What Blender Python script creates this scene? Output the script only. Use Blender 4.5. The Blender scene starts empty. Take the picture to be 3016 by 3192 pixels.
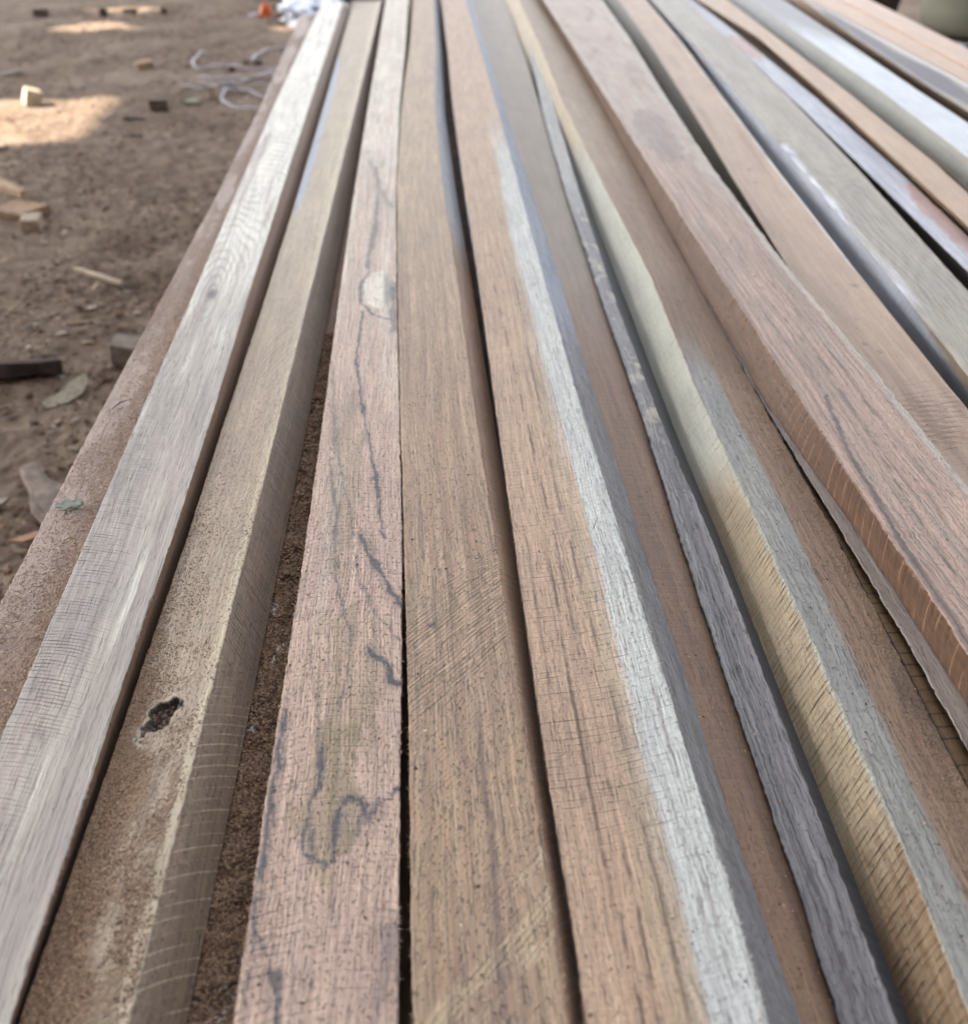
import bpy, math
import numpy as np
from mathutils import Vector
from mathutils.geometry import tessellate_polygon
R = math.radians
SC = bpy.context.scene
COL = SC.collection
rng = np.random.default_rng(7)

# ------------------------------------------------------------------ camera
HB = 0.36                      # height of the board tops above the ground
cam_d = bpy.data.cameras.new("camera")
cam = bpy.data.objects.new("camera", cam_d); COL.objects.link(cam)
cam_d.sensor_fit = 'HORIZONTAL'; cam_d.sensor_width = 36.0; cam_d.lens = 36.0
cam_d.clip_start = 0.01; cam_d.clip_end = 2000
cam.location = (0, 0, HB + 0.31)
cam.rotation_euler = (R(90 - 34.567), 0, R(-3.967))
cam_d.dof.use_dof = True; cam_d.dof.focus_distance = 0.50; cam_d.dof.aperture_fstop = 10.0
SC.camera = cam

# ------------------------------------------------------------------ light
SUN = Vector((-0.76, 0.34, 0.62)).normalized()       # towards the sun
world = bpy.data.worlds.new("World"); SC.world = world; world.use_nodes = True
wn = world.node_tree; wn.nodes.clear()
sky = wn.nodes.new("ShaderNodeTexSky"); sky.sky_type = 'NISHITA'; sky.sun_disc = False
sky.sun_elevation = math.asin(SUN.z); sky.sun_rotation = math.atan2(SUN.x, SUN.y)
sky.dust_density = 3.0; sky.air_density = 1.0
hs = wn.nodes.new("ShaderNodeHueSaturation"); hs.inputs["Saturation"].default_value = 0.27
bg = wn.nodes.new("ShaderNodeBackground"); bg.inputs["Strength"].default_value = 0.13
wo = wn.nodes.new("ShaderNodeOutputWorld")
wn.links.new(sky.outputs[0], hs.inputs["Color"]); wn.links.new(hs.outputs[0], bg.inputs["Color"])
wn.links.new(bg.outputs[0], wo.inputs[0])
sd = bpy.data.lights.new("sun", 'SUN'); sd.energy = 5.0; sd.angle = R(0.4); sd.color = (1.0, 0.86, 0.68)
so = bpy.data.objects.new("sun", sd); COL.objects.link(so)
so.rotation_euler = SUN.to_track_quat('Z', 'Y').to_euler(); so.location = (-5, 3, 8)
SC.view_settings.view_transform = 'Standard'; SC.view_settings.look = 'None'
SC.view_settings.gamma = 1.0; SC.view_settings.use_curve_mapping = False
SC.view_settings.exposure = 2.38
SC.render.engine = 'CYCLES'

# ------------------------------------------------------------------ helpers
def lin(c, k=0.85):
    o = []
    for x in c:
        x = x / 255.0
        o.append(k * (x / 12.92 if x <= 0.04045 else ((x + 0.055) / 1.055) ** 2.4))
    return (o[0], o[1], o[2], 1.0)

def _hash(ix, iy, s):
    h = (ix.astype(np.int64) * 374761393 + iy.astype(np.int64) * 668265263 + int(s) * 974634777) & 0xffffffff
    h = ((h ^ (h >> 13)) * 1274126177) & 0xffffffff
    h = (h ^ (h >> 16)) & 0xffffffff
    return h / 4294967295.0

def vn(x, y, s=0):
    x, y = np.broadcast_arrays(np.asarray(x, float), np.asarray(y, float))
    ix = np.floor(x); iy = np.floor(y); fx = x - ix; fy = y - iy
    fx = fx * fx * (3 - 2 * fx); fy = fy * fy * (3 - 2 * fy)
    a = _hash(ix, iy, s); b = _hash(ix + 1, iy, s); c = _hash(ix, iy + 1, s); d = _hash(ix + 1, iy + 1, s)
    return (a * (1 - fx) + b * fx) * (1 - fy) + (c * (1 - fx) + d * fx) * fy - 0.5

def fbm(x, y, s=0, n=4):
    t = 0; a = 1.0
    x = np.asarray(x, float); y = np.asarray(y, float)
    for i in range(n):
        t = t + a * vn(x, y, s + i * 17); x = x * 2.03 + 5.1; y = y * 2.03 + 1.7; a *= 0.5
    return t

def sm(a, b, x):
    t = np.clip((x - a) / (b - a), 0, 1); return t * t * (3 - 2 * t)

def tag(o, label=None, cat=None, group=None, kind=None):
    if label: o["label"] = label
    if cat: o["category"] = cat
    if group: o["group"] = group
    if kind: o["kind"] = kind
    return o

def mesh_obj(name, V, F, mats, parent=None, loc=(0, 0, 0), mi=None, smooth=False):
    me = bpy.data.meshes.new(name)
    V = np.asarray(V, dtype=np.float32); F = np.asarray(F, dtype=np.int32)
    n = F.shape[1]
    me.vertices.add(len(V)); me.vertices.foreach_set("co", V.ravel())
    me.loops.add(F.size); me.loops.foreach_set("vertex_index", F.ravel())
    me.polygons.add(len(F)); me.polygons.foreach_set("loop_start", np.arange(0, F.size, n, dtype=np.int32))
    if not isinstance(mats, (list, tuple)): mats = [mats]
    for m in mats: me.materials.append(m)
    if mi is not None: me.polygons.foreach_set("material_index", np.asarray(mi, dtype=np.int32))
    me.polygons.foreach_set("use_smooth", np.full(len(F), smooth, dtype=bool))
    me.update(calc_edges=True); me.validate()
    o = bpy.data.objects.new(name, me); COL.objects.link(o); o.location = loc
    if parent: o.parent = parent
    return o

def poly_obj(name, V, F, mat, parent=None, loc=(0, 0, 0), rot=(0, 0, 0), bevel=0, smooth=False):
    me = bpy.data.meshes.new(name); me.from_pydata([tuple(v) for v in V], [], [tuple(f) for f in F])
    me.materials.append(mat); me.update()
    if smooth: me.polygons.foreach_set("use_smooth", np.full(len(F), True, dtype=bool))
    o = bpy.data.objects.new(name, me); COL.objects.link(o); o.location = loc; o.rotation_euler = rot
    if parent: o.parent = parent
    if bevel:
        b = o.modifiers.new("bevel", 'BEVEL'); b.width = bevel; b.segments = 2
    return o

# ------------------------------------------------------------------ materials
class NT:
    def __init__(s, nt): s.nt = nt
    def n(s, t, **k):
        x = s.nt.nodes.new(t)
        for a, b in k.items(): setattr(x, a, b)
        return x
    def put(s, sock, v):
        if isinstance(v, bpy.types.NodeSocket): s.nt.links.new(v, sock)
        else: sock.default_value = v
    def m(s, op, a, b=0.0, c=0.0, clamp=False):
        x = s.n("ShaderNodeMath", operation=op, use_clamp=clamp)
        s.put(x.inputs[0], a); s.put(x.inputs[1], b); s.put(x.inputs[2], c); return x.outputs[0]
    def xyz(s, a, b, c=0.0):
        x = s.n("ShaderNodeCombineXYZ"); s.put(x.inputs[0], a); s.put(x.inputs[1], b); s.put(x.inputs[2], c); return x.outputs[0]
    def noise(s, vec, scale=1.0, detail=2.0, rough=0.5, dist=0.0):
        x = s.n("ShaderNodeTexNoise"); s.put(x.inputs["Vector"], vec); s.put(x.inputs["Scale"], scale)
        x.inputs["Detail"].default_value = detail; x.inputs["Roughness"].default_value = rough
        x.inputs["Distortion"].default_value = dist; return x.outputs[0]
    def ramp(s, v, a, b, c=0.0, d=1.0, kind='SMOOTHSTEP'):
        x = s.n("ShaderNodeMapRange", interpolation_type=kind); s.put(x.inputs[0], v)
        s.put(x.inputs[1], a); s.put(x.inputs[2], b); s.put(x.inputs[3], c); s.put(x.inputs[4], d); return x.outputs[0]
    def mix(s, f, a, b, mode='MIX'):
        x = s.n("ShaderNodeMix", data_type='RGBA', blend_type=mode, clamp_factor=True)
        s.put(x.inputs[0], f); s.put(x.inputs[6], a); s.put(x.inputs[7], b); return x.outputs[2]

def wood_group():
    g = bpy.data.node_groups.new("sawn_wood", 'ShaderNodeTree')
    T = NT(g)
    def inp(name, t, d):
        s = g.interface.new_socket(name=name, in_out='INPUT', socket_type=t); s.default_value = d
    for nm, d in (("Base", (.4, .3, .2, 1)), ("Alt", (.3, .2, .15, 1)), ("Dark", (.05, .05, .06, 1)),
                  ("C2", (.6, .6, .6, 1)), ("C3", (.3, .2, .1, 1)), ("Dust", (.25, .17, .11, 1))):
        inp(nm, 'NodeSocketColor', d)
    for nm, d in (("Streak", .6), ("Ring", .4), ("RingFreq", 200.), ("SawFreq", 180.), ("SawAng", 0.), ("SawCurve", 0.),
                  ("Saw", .5), ("Pore", .5), ("Fibre", .5), ("Rough", .52), ("Bump", 1.), ("Seed", 0.), ("Blot", .5), ("RingU", 2.5), ("RingWarp", 6.0), ("Pale", 0.), ("PaleFreq", 150.), ("PaleAng", -.3)):
        inp(nm, 'NodeSocketFloat', d)
    g.interface.new_socket(name="Shader", in_out='OUTPUT', socket_type='NodeSocketShader')
    gi = T.n("NodeGroupInput"); go = T.n("NodeGroupOutput"); I = gi.outputs
    uv = T.n("ShaderNodeUVMap", uv_map="UVMap"); sp = T.n("ShaderNodeSeparateXYZ"); g.links.new(uv.outputs[0], sp.inputs[0])
    U, V = sp.outputs[0], sp.outputs[1]; S = I["Seed"]
    VL = T.m('SUBTRACT', V, T.m('MULTIPLY', T.m('FLOOR', T.m('ADD', T.m('MULTIPLY', V, 5.0), 0.001)), 0.2))   # distance from the face's own edge
    mk = T.n("ShaderNodeAttribute", attribute_name="mask"); ms = T.n("ShaderNodeSeparateColor"); g.links.new(mk.outputs["Color"], ms.inputs[0])
    mk2 = T.n("ShaderNodeAttribute", attribute_name="relief"); m2 = T.n("ShaderNodeSeparateColor"); g.links.new(mk2.outputs["Color"], m2.inputs[0])
    MR, MG, MB = ms.outputs; SR, DU, FZ = m2.outputs
    w = T.noise(T.xyz(T.m('MULTIPLY', U, 5.0), T.m('MULTIPLY', V, 22.0), S), detail=2)
    V1 = T.m('ADD', V, T.m('MULTIPLY', T.m('SUBTRACT', w, 0.5), 0.014))
    st = T.noise(T.xyz(T.m('MULTIPLY', U, 3.0), T.m('MULTIPLY', V1, 230.0), S), detail=5, rough=0.65)
    col = T.mix(T.m('MULTIPLY', T.ramp(st, 0.34, 0.68), I["Streak"]), I["Base"], I["Alt"])
    so = T.m('MULTIPLY', T.m('SUBTRACT', st, 0.5), 1.5)
    def edgy(Mx):
        k4 = T.m('MULTIPLY', T.m('MULTIPLY', Mx, T.m('SUBTRACT', 1.0, Mx)), 4.0)
        return T.ramp(T.m('ADD', Mx, T.m('MULTIPLY', so, k4)), 0.08, 0.92)
    col = T.mix(edgy(MG), col, I["C2"]); col = T.mix(edgy(MB), col, I["C3"])
    # growth figure: latewood lines running along the board, pulled into arches
    rn = T.noise(T.xyz(T.m('MULTIPLY', U, I["RingU"]), T.m('MULTIPLY', V, 20.0), T.m('ADD', S, 7.3)), detail=3, rough=0.45)
    ph = T.m('ADD', T.m('MULTIPLY', V, I["RingFreq"]), T.m('MULTIPLY', rn, I["RingWarp"]))
    ph = T.m('ADD', ph, T.m('MULTIPLY', st, 0.35))
    fr = T.m('FRACT', ph)
    rl = T.m('MULTIPLY', T.m('POWER', fr, 3.2), T.ramp(fr, 0.98, 0.90))
    rvar = T.ramp(T.noise(T.xyz(T.m('MULTIPLY', U, 4.0), T.m('MULTIPLY', ph, 0.6), S), detail=2), 0.30, 0.72)
    ring = T.m('MULTIPLY', T.m('MULTIPLY', rl, I["Ring"]), T.m('MULTIPLY_ADD', rvar, 0.85, 0.15))
    col = T.mix(ring, col, T.mix(0.62, col, I["Dark"]))
    # broad blotches
    bl = T.noise(T.xyz(T.m('MULTIPLY', U, 14.0), T.m('MULTIPLY', V, 45.0), T.m('ADD', S, 2.0)), detail=4, rough=0.6)
    k = T.m('MULTIPLY_ADD', T.m('SUBTRACT', bl, 0.5), I["Blot"], 1.0)
    col = T.mix(1.0, col, T.xyz(k, k, T.m('MULTIPLY_ADD', T.m('SUBTRACT', bl, 0.5), T.m('MULTIPLY', I["Blot"], 0.7), 1.0)), 'MULTIPLY')
    # stain, ragged along the fibre
    fb = T.noise(T.xyz(T.m('MULTIPLY', U, 16.0), T.m('MULTIPLY', V1, 1350.0), S), detail=3, rough=0.6)
    fb2 = T.noise(T.xyz(T.m('MULTIPLY', U, 75.0), T.m('MULTIPLY', V1, 1500.0), S), detail=2, rough=0.6)
    sr = T.m('MULTIPLY', MR, T.ramp(T.m('ADD', fb, T.m('MULTIPLY', MR, 0.45)), 0.42, 0.68, 0.12, 1.2), clamp=True)
    col = T.mix(T.m('MULTIPLY', sr, 0.9), col, I["Dark"])
    # fibres
    hair = T.ramp(fb2, 0.56, 0.70)
    kf = T.m('MULTIPLY_ADD', T.m('SUBTRACT', fb, 0.5), T.m('MULTIPLY', I["Fibre"], 1.75), 1.0)
    kf = T.m('MULTIPLY', kf, T.m('SUBTRACT', 1.0, T.m('MULTIPLY', hair, T.m('MULTIPLY', I["Fibre"], 0.6))))
    # saw kerfs
    j = T.noise(T.xyz(T.m('MULTIPLY', U, 40.0), T.m('MULTIPLY', V, 45.0), S), detail=2)
    j2 = T.noise(T.xyz(T.m('MULTIPLY', U, 7.0), T.m('MULTIPLY', V, 6.0), S), detail=1)
    s0 = T.m('ADD', U, T.m('ADD', T.m('MULTIPLY', VL, I["SawAng"]), T.m('MULTIPLY', T.m('MULTIPLY', VL, VL), I["SawCurve"])))
    s1 = T.m('ADD', s0, T.m('MULTIPLY', T.m('SUBTRACT', j, 0.5), 0.0022))
    s1 = T.m('ADD', s1, T.m('MULTIPLY', T.m('SUBTRACT', j2, 0.5), 0.012))
    sw = T.m('SINE', T.m('MULTIPLY', T.m('MULTIPLY', s1, I["SawFreq"]), 6.2832))
    swl = T.ramp(sw, 0.35, 1.0)
    brk = T.ramp(T.noise(T.xyz(T.m('MULTIPLY', s0, I["SawFreq"]), T.m('MULTIPLY', V, 70.0), T.m('ADD', S, 3.0)), detail=3, rough=0.65), 0.34, 0.72)
    saw = T.m('MULTIPLY', T.m('MULTIPLY', swl, brk), T.m('MULTIPLY', I["Saw"], SR))
    ks = T.m('SUBTRACT', 1.0, T.m('MULTIPLY', saw, 0.46))
    p1 = T.m('ADD', T.m('ADD', U, T.m('MULTIPLY', VL, I["PaleAng"])), T.m('ADD', T.m('MULTIPLY', T.m('MULTIPLY', VL, VL), 9.0), T.m('MULTIPLY', T.m('SUBTRACT', j2, 0.5), 0.02)))
    pw = T.ramp(T.m('SINE', T.m('MULTIPLY', T.m('MULTIPLY', p1, I["PaleFreq"]), 6.2832)), 0.86, 1.0)
    pb = T.ramp(T.noise(T.xyz(T.m('MULTIPLY', p1, I["PaleFreq"]), T.m('MULTIPLY', V, 60.0), T.m('ADD', S, 5.0)), detail=3), 0.34, 0.60)
    pm = T.m('MULTIPLY', T.m('MULTIPLY', pw, pb), T.m('MULTIPLY', I["Pale"], FZ))
    col = T.mix(pm, col, I["C2"])
    # pores and fuzz
    po = T.ramp(T.noise(T.xyz(T.m('MULTIPLY', U, 430.0), T.m('MULTIPLY', V, 860.0), S), detail=3, rough=0.6), 0.55, 0.68)
    pl = T.ramp(T.noise(T.xyz(T.m('MULTIPLY', U, 190.0), T.m('MULTIPLY', V, 800.0), T.m('ADD', S, 9.0)), detail=2, rough=0.55), 0.62, 0.72)
    kp = T.m('MULTIPLY', T.m('SUBTRACT', 1.0, T.m('MULTIPLY', po, T.m('MULTIPLY', I["Pore"], 0.52))),
             T.m('MULTIPLY_ADD', pl, T.m('MULTIPLY', I["Pore"], 0.25), 1.0))
    kk = T.m('MULTIPLY', T.m('MULTIPLY', kf, ks), kp)
    col = T.mix(1.0, col, T.xyz(kk, kk, kk), 'MULTIPLY')
    # dust
    dn = T.noise(T.xyz(T.m('MULTIPLY', U, 420.0), T.m('MULTIPLY', V, 520.0), S), detail=3, rough=0.65)
    dl = T.noise(T.xyz(T.m('MULTIPLY', U, 60.0), T.m('MULTIPLY', V, 90.0), S), detail=3, rough=0.6)
    dk = T.m('MULTIPLY', T.ramp(dn, 0.28, 0.72, 0.70, 1.26, 'LINEAR'), T.ramp(dl, 0.3, 0.7, 0.86, 1.12, 'LINEAR'))
    dcol = T.mix(1.0, I["Dust"], T.xyz(dk, dk, dk), 'MULTIPLY')
    df = T.ramp(T.m('ADD', DU, T.m('MULTIPLY', T.m('SUBTRACT', T.m('ADD', T.m('MULTIPLY', dn, 0.5), T.m('MULTIPLY', dl, 0.5)), 0.5), 1.2)), 0.32, 0.68)
    df = T.m('MULTIPLY', df, T.ramp(DU, 0.0, 0.3))
    col = T.mix(df, col, dcol)
    h = T.m('ADD', T.m('MULTIPLY', fb, T.m('MULTIPLY', I["Fibre"], 0.5)), T.m('MULTIPLY', T.m('SUBTRACT', 1.0, hair), T.m('MULTIPLY', I["Fibre"], 0.35)))
    h = T.m('SUBTRACT', h, T.m('MULTIPLY', saw, 1.1)); h = T.m('SUBTRACT', h, T.m('MULTIPLY', po, T.m('MULTIPLY', I["Pore"], 0.6)))
    h = T.m('ADD', h, T.m('MULTIPLY', df, T.m('MULTIPLY', dn, 2.6)))
    h = T.m('ADD', h, T.m('MULTIPLY', FZ, T.m('MULTIPLY', T.m('SUBTRACT', 1.0, I["Pale"]), T.m('MULTIPLY', sw, 0.45))))
    bp = T.n("ShaderNodeBump"); T.put(bp.inputs["Height"], h); T.put(bp.inputs["Strength"], I["Bump"]); bp.inputs["Distance"].default_value = 0.0009
    bs = T.n("ShaderNodeBsdfPrincipled"); T.put(bs.inputs["Base Color"], col)
    T.put(bs.inputs["Roughness"], T.m('ADD', I["Rough"], T.m('MULTIPLY', df, 0.3), clamp=True))
    bs.inputs["Specular IOR Level"].default_value = 0.42
    bs.inputs["Sheen Weight"].default_value = 0.04; bs.inputs["Sheen Roughness"].default_value = 0.45
    g.links.new(bp.outputs[0], bs.inputs["Normal"]); g.links.new(bs.outputs[0], go.inputs[0])
    return g
WG = wood_group()
_seed = [0.0]
def desat(c, f=0.99):
    g_ = 0.3 * c[0] + 0.59 * c[1] + 0.11 * c[2]; return tuple(g_ + (x - g_) * f for x in c)
def wood(name, base, alt, dark=(70, 66, 66), c2=(200, 195, 188), c3=(120, 95, 75), dust=(140, 112, 92), k=0.85, **kw):
    m = bpy.data.materials.new(name); m.use_nodes = True; nt = m.node_tree; nt.nodes.clear()
    gn = nt.nodes.new("ShaderNodeGroup"); gn.node_tree = WG; out = nt.nodes.new("ShaderNodeOutputMaterial")
    nt.links.new(gn.outputs[0], out.inputs[0])
    for s, c in (("Base", base), ("Alt", alt), ("Dark", dark), ("C2", c2), ("C3", c3), ("Dust", dust)):
        gn.inputs[s].default_value = lin(desat(c), k)
    _seed[0] += 3.71; gn.inputs["Seed"].default_value = _seed[0]
    for a, v in kw.items(): gn.inputs[a].default_value = v
    return m

def plain(name, col, rough=0.8, col2=None, scale=60.0, bump=0.3, dist=0.002, k=0.85, spec=0.4, trans=0.0, detail=5.0):
    m = bpy.data.materials.new(name); m.use_nodes = True; nt = m.node_tree; nt.nodes.clear(); T = NT(nt)
    tc = T.n("ShaderNodeTexCoord"); nz = T.noise(tc.outputs["Object"], scale, detail, 0.6)
    bs = T.n("ShaderNodeBsdfPrincipled"); out = T.n("ShaderNodeOutputMaterial")
    T.put(bs.inputs["Base Color"], T.mix(T.ramp(nz, 0.35, 0.65), lin(col, k), lin(col2 or tuple(x * 0.8 for x in col), k)))
    bs.inputs["Roughness"].default_value = rough; bs.inputs["Specular IOR Level"].default_value = spec
    bs.inputs["Transmission Weight"].default_value = trans
    bp = T.n("ShaderNodeBump"); T.put(bp.inputs["Height"], nz); bp.inputs["Strength"].default_value = bump; bp.inputs["Distance"].default_value = dist
    nt.links.new(bp.outputs[0], bs.inputs["Normal"]); nt.links.new(bs.outputs[0], out.inputs[0])
    return m
ST=[-0.7, 0.0, 0.1, 0.165, 0.205, 0.26, 0.33, 0.43, 0.58, 0.8, 1.1, 1.5, 2.0, 2.6, 3.3]
TAB={
 'B0':([-217.2,-219.3,-219.6,-219.8,-219.9,-220.0,-220.3,-220.5,-221.5,-220.8,-220.8,-225.5,-237.7,-249.6,-260.2],
  [-178.7,-184.5,-185.4,-185.9,-186.2,-186.7,-187.3,-188.5,-190.2,-191.4,-195.2,-199.8,-200.8,-201.9,-206.0],
  -9,-9,None,
  None,22),
 'B1':([-171.6,-180.1,-181.3,-182.1,-182.6,-183.2,-184.1,-185.8,-188.0,-189.9,-195.1,-200.9,-203.7,-207.3,-214.1],
  [-139.2,-140.0,-140.1,-140.2,-140.1,-140.0,-140.3,-139.5,-140.3,-143.3,-146.4,-149.5,-152.6,-156.1,-161.3],
  0,0,'R',
  [-162.6,-148.2,-146.1,-144.8,-143.9,-142.5,-141.3,-139.2,-137.5,-135.0,-134.8,-137.5,-138.7,-139.8,-141.2],18),
 'B2':([-157.9,-143.1,-141.0,-139.6,-138.7,-137.3,-136.0,-134.0,-133.0,-130.9,-129.8,-130.4,-132.5,-134.3,-135.2],
  [-116.2,-105.4,-103.9,-102.9,-102.3,-101.4,-100.4,-98.2,-96.1,-92.7,-88.2,-82.2,-74.6,-66.7,-56.6],
  -5,-2,'R',
  [-105.1,-92.5,-90.7,-89.5,-88.7,-87.7,-86.5,-84.6,-81.8,-78.9,-75.2,-70.8,-67.1,-63.6,-57.5],19),
 'LB':([-102.0,-95.1,-94.1,-93.5,-93.0,-92.4,-91.8,-90.8,-89.2,-88.0,-86.8,-85.6,-86.4,-87.4,-87.1],
  [-77.4,-72.4,-71.7,-71.2,-70.8,-70.9,-70.4,-68.8,-67.6,-67.7,-66.7,-63.3,-58.2,-53.0,-47.4],
  -24,-24,None,
  None,22),
 'B3':([-73.4,-69.7,-69.2,-68.8,-68.6,-68.8,-67.9,-67.0,-66.8,-67.7,-67.0,-64.3,-59.9,-55.9,-51.7],
  [-21.1,-17.2,-16.6,-16.2,-16.0,-15.9,-15.3,-15.0,-16.8,-19.8,-21.4,-18.3,-8.9,-0.8,5.6],
  0,0,None,
  None,22),
 'B4':([-5.6,-10.3,-11.0,-11.4,-12.0,-11.9,-12.6,-14.1,-16.2,-19.0,-20.7,-16.0,-1.5,11.0,21.5],
  [44.9,39.3,38.4,37.9,38.2,37.2,36.8,35.0,33.2,32.9,29.6,32.3,46.7,58.6,67.8],
  0,2,'R',
  [41.3,44.3,44.7,45.0,45.7,45.2,45.7,47.5,47.0,46.7,45.3,46.9,58.9,70.8,79.8],16),
 'B5':([39.1,42.7,43.2,43.6,44.3,44.0,44.6,45.8,47.6,51.0,53.1,58.2,68.9,79.0,89.9],
  [94.7,99.2,99.9,100.5,101.5,101.7,101.6,102.6,103.3,106.6,112.7,120.1,127.8,136.4,147.9],
  0,5,'R',
  [111.6,116.7,117.4,117.9,117.0,117.2,118.7,119.6,121.7,126.1,130.9,137.0,146.8,156.6,168.6],20),
 'B6':([106.5,112.3,113.1,113.7,112.8,112.6,114.6,115.5,115.8,118.8,122.3,127.4,136.8,146.4,157.1],
  [96.0,125.4,129.6,132.3,135.1,137.1,139.7,143.3,151.2,160.6,173.5,191.9,216.6,241.4,272.7],
  -16,-19,None,
  None,22),
 'B7':([94.5,123.9,128.1,130.8,133.6,135.6,138.1,141.8,149.8,157.4,169.5,191.4,226.9,262.1,301.9],
  [115.3,142.7,146.7,149.2,150.9,153.3,155.7,159.3,160.8,168.8,184.5,209.8,247.2,284.4,328.4],
  -15,-13,'R',
  [130.3,155.4,159.0,161.3,162.9,164.8,167.2,170.9,174.1,183.0,198.3,221.1,258.8,297.3,341.3],14),
 'G':([109.8,156.2,162.8,167.9,172.3,174.8,178.7,182.3,187.5,201.4,208.0,219.6,243.4,266.6,293.0],
  [167.4,203.6,208.7,212.1,214.2,217.1,221.9,227.8,234.0,244.6,260.3,280.1,302.6,325.9,357.7],
  0,-9,'L',
  [125.9,151.2,154.9,157.2,159.5,161.5,163.5,167.9,173.4,183.6,193.2,201.8,218.8,236.4,257.4],27),
 'H':([206.3,228.0,231.1,233.1,234.3,236.0,238.0,240.2,245.2,252.4,262.6,277.6,295.9,315.5,339.9],
  [247.0,283.1,288.3,291.6,293.7,296.5,300.1,305.3,312.0,318.4,335.7,369.3,416.3,461.7,514.7],
  13,10,'L',
  [222.4,233.9,235.5,236.6,237.2,238.1,239.3,240.6,237.0,245.2,260.5,280.0,302.6,325.8,357.0],22),
 'S':([200.5,219.4,222.1,223.8,224.9,226.4,230.0,232.9,235.3,245.0,255.5,268.7,285.1,304.9,327.9],
  [217.5,236.8,239.5,241.3,242.4,243.9,246.3,249.8,252.8,259.6,268.0,279.1,292.9,309.5,328.9],
  -10,-10,'L',
  [210.7,229.7,232.4,234.2,235.3,236.8,240.2,243.6,246.1,254.7,265.8,278.8,295.1,314.6,337.4],16),
 'Q':([172.7,207.9,212.9,216.2,218.2,220.9,226.2,231.9,238.0,245.5,256.0,271.1,289.9,312.6,338.9],
  [214.2,232.1,234.6,236.3,237.3,238.7,239.7,242.8,246.6,253.3,261.9,273.3,287.6,304.8,324.9],
  -16,-16,None,
  None,22),
 'I':([210.3,271.6,280.4,286.0,289.6,294.4,300.5,309.3,314.1,328.3,359.9,404.6,457.1,511.5,581.1],
  [240.5,310.2,320.1,326.6,330.6,336.0,343.0,352.9,364.8,386.0,416.9,461.5,518.2,576.7,650.5],
  -2,0,'L',
  [247.6,294.6,301.3,305.6,308.3,312.0,316.7,323.4,328.3,337.4,359.4,395.6,445.2,494.6,554.2],20),
 'J':([245.5,321.8,332.8,339.9,344.2,350.2,357.9,368.5,379.7,408.1,441.1,482.7,531.4,584.8,655.0],
  [275.1,366.3,379.3,387.8,393.0,400.2,409.3,422.0,436.6,465.5,508.0,557.9,610.2,669.5,749.8],
  4,3,'L',
  [258.5,328.2,338.1,344.6,348.6,354.0,361.0,371.0,383.1,403.7,434.5,478.0,536.1,594.3,668.0],22),
 'K':([316.1,395.3,406.6,413.9,418.5,424.7,432.6,443.7,455.9,484.7,519.0,562.4,613.7,669.0,742.0],
  [335.4,421.9,434.2,442.2,447.2,454.0,462.6,474.6,487.4,517.8,557.3,601.0,644.8,695.2,766.3],
  0,0,'L',
  [307.8,397.3,410.0,418.3,423.4,430.5,439.4,452.2,465.8,493.8,535.7,585.5,636.1,686.9,762.9],22),
 'L':([316.8,409.1,422.3,430.9,436.2,443.5,452.7,465.9,486.4,517.3,556.8,607.8,664.5,690.6,751.8],
  [322.1,424.6,439.2,448.8,454.6,462.7,472.9,487.6,510.7,546.2,594.7,643.9,697.2,759.3,833.8],
  8,10,'L',
  [341.6,430.2,442.8,451.0,456.1,463.0,471.9,484.5,503.5,534.0,570.4,620.5,689.9,706.7,768.7],20),
 'M':([364.3,469.0,483.9,493.6,499.6,507.8,518.3,533.3,555.5,584.4,635.0,690.4,743.6,810.9,889.6],
  [431.4,532.2,546.6,556.0,561.8,569.7,579.8,594.2,615.9,645.2,696.2,744.7,810.8,887.8,976.8],
  14,14,'L',
  [351.4,454.0,468.6,478.2,484.0,492.1,502.4,517.0,539.0,575.5,625.4,677.3,731.1,792.9,867.0],24),
 'N':([475.1,571.3,585.1,594.0,599.5,607.1,616.7,630.5,652.4,685.1,730.3,776.7,847.0,944.7,1045.4],
  [479.9,594.6,611.0,621.6,628.2,637.2,648.6,665.0,691.4,730.2,780.2,840.5,891.3,953.7,1030.7],
  10,12,'L',
  [479.9,581.0,595.5,604.9,610.7,618.6,628.7,643.2,664.9,693.0,743.3,797.9,859.6,940.6,1030.1],22),
 'O':([487.3,602.9,619.4,630.2,636.8,645.9,657.4,673.9,700.3,739.6,790.2,851.6,903.6,965.7,1043.2],
  [553.0,663.2,678.9,689.2,695.5,704.1,715.1,730.9,758.0,803.5,864.8,896.7,959.2,1034.7,1114.4],
  8,8,None,
  None,22),
 'P':([546.3,657.2,673.0,683.3,689.6,698.4,709.4,725.3,753.0,798.6,860.0,890.9,955.7,1031.3,1112.2],
  [615.8,723.8,739.2,749.3,755.4,763.9,774.7,790.2,821.0,877.5,939.6,952.4,1020.2,1102.7,1182.3],
  11,10,None,
  None,22),
}

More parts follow.
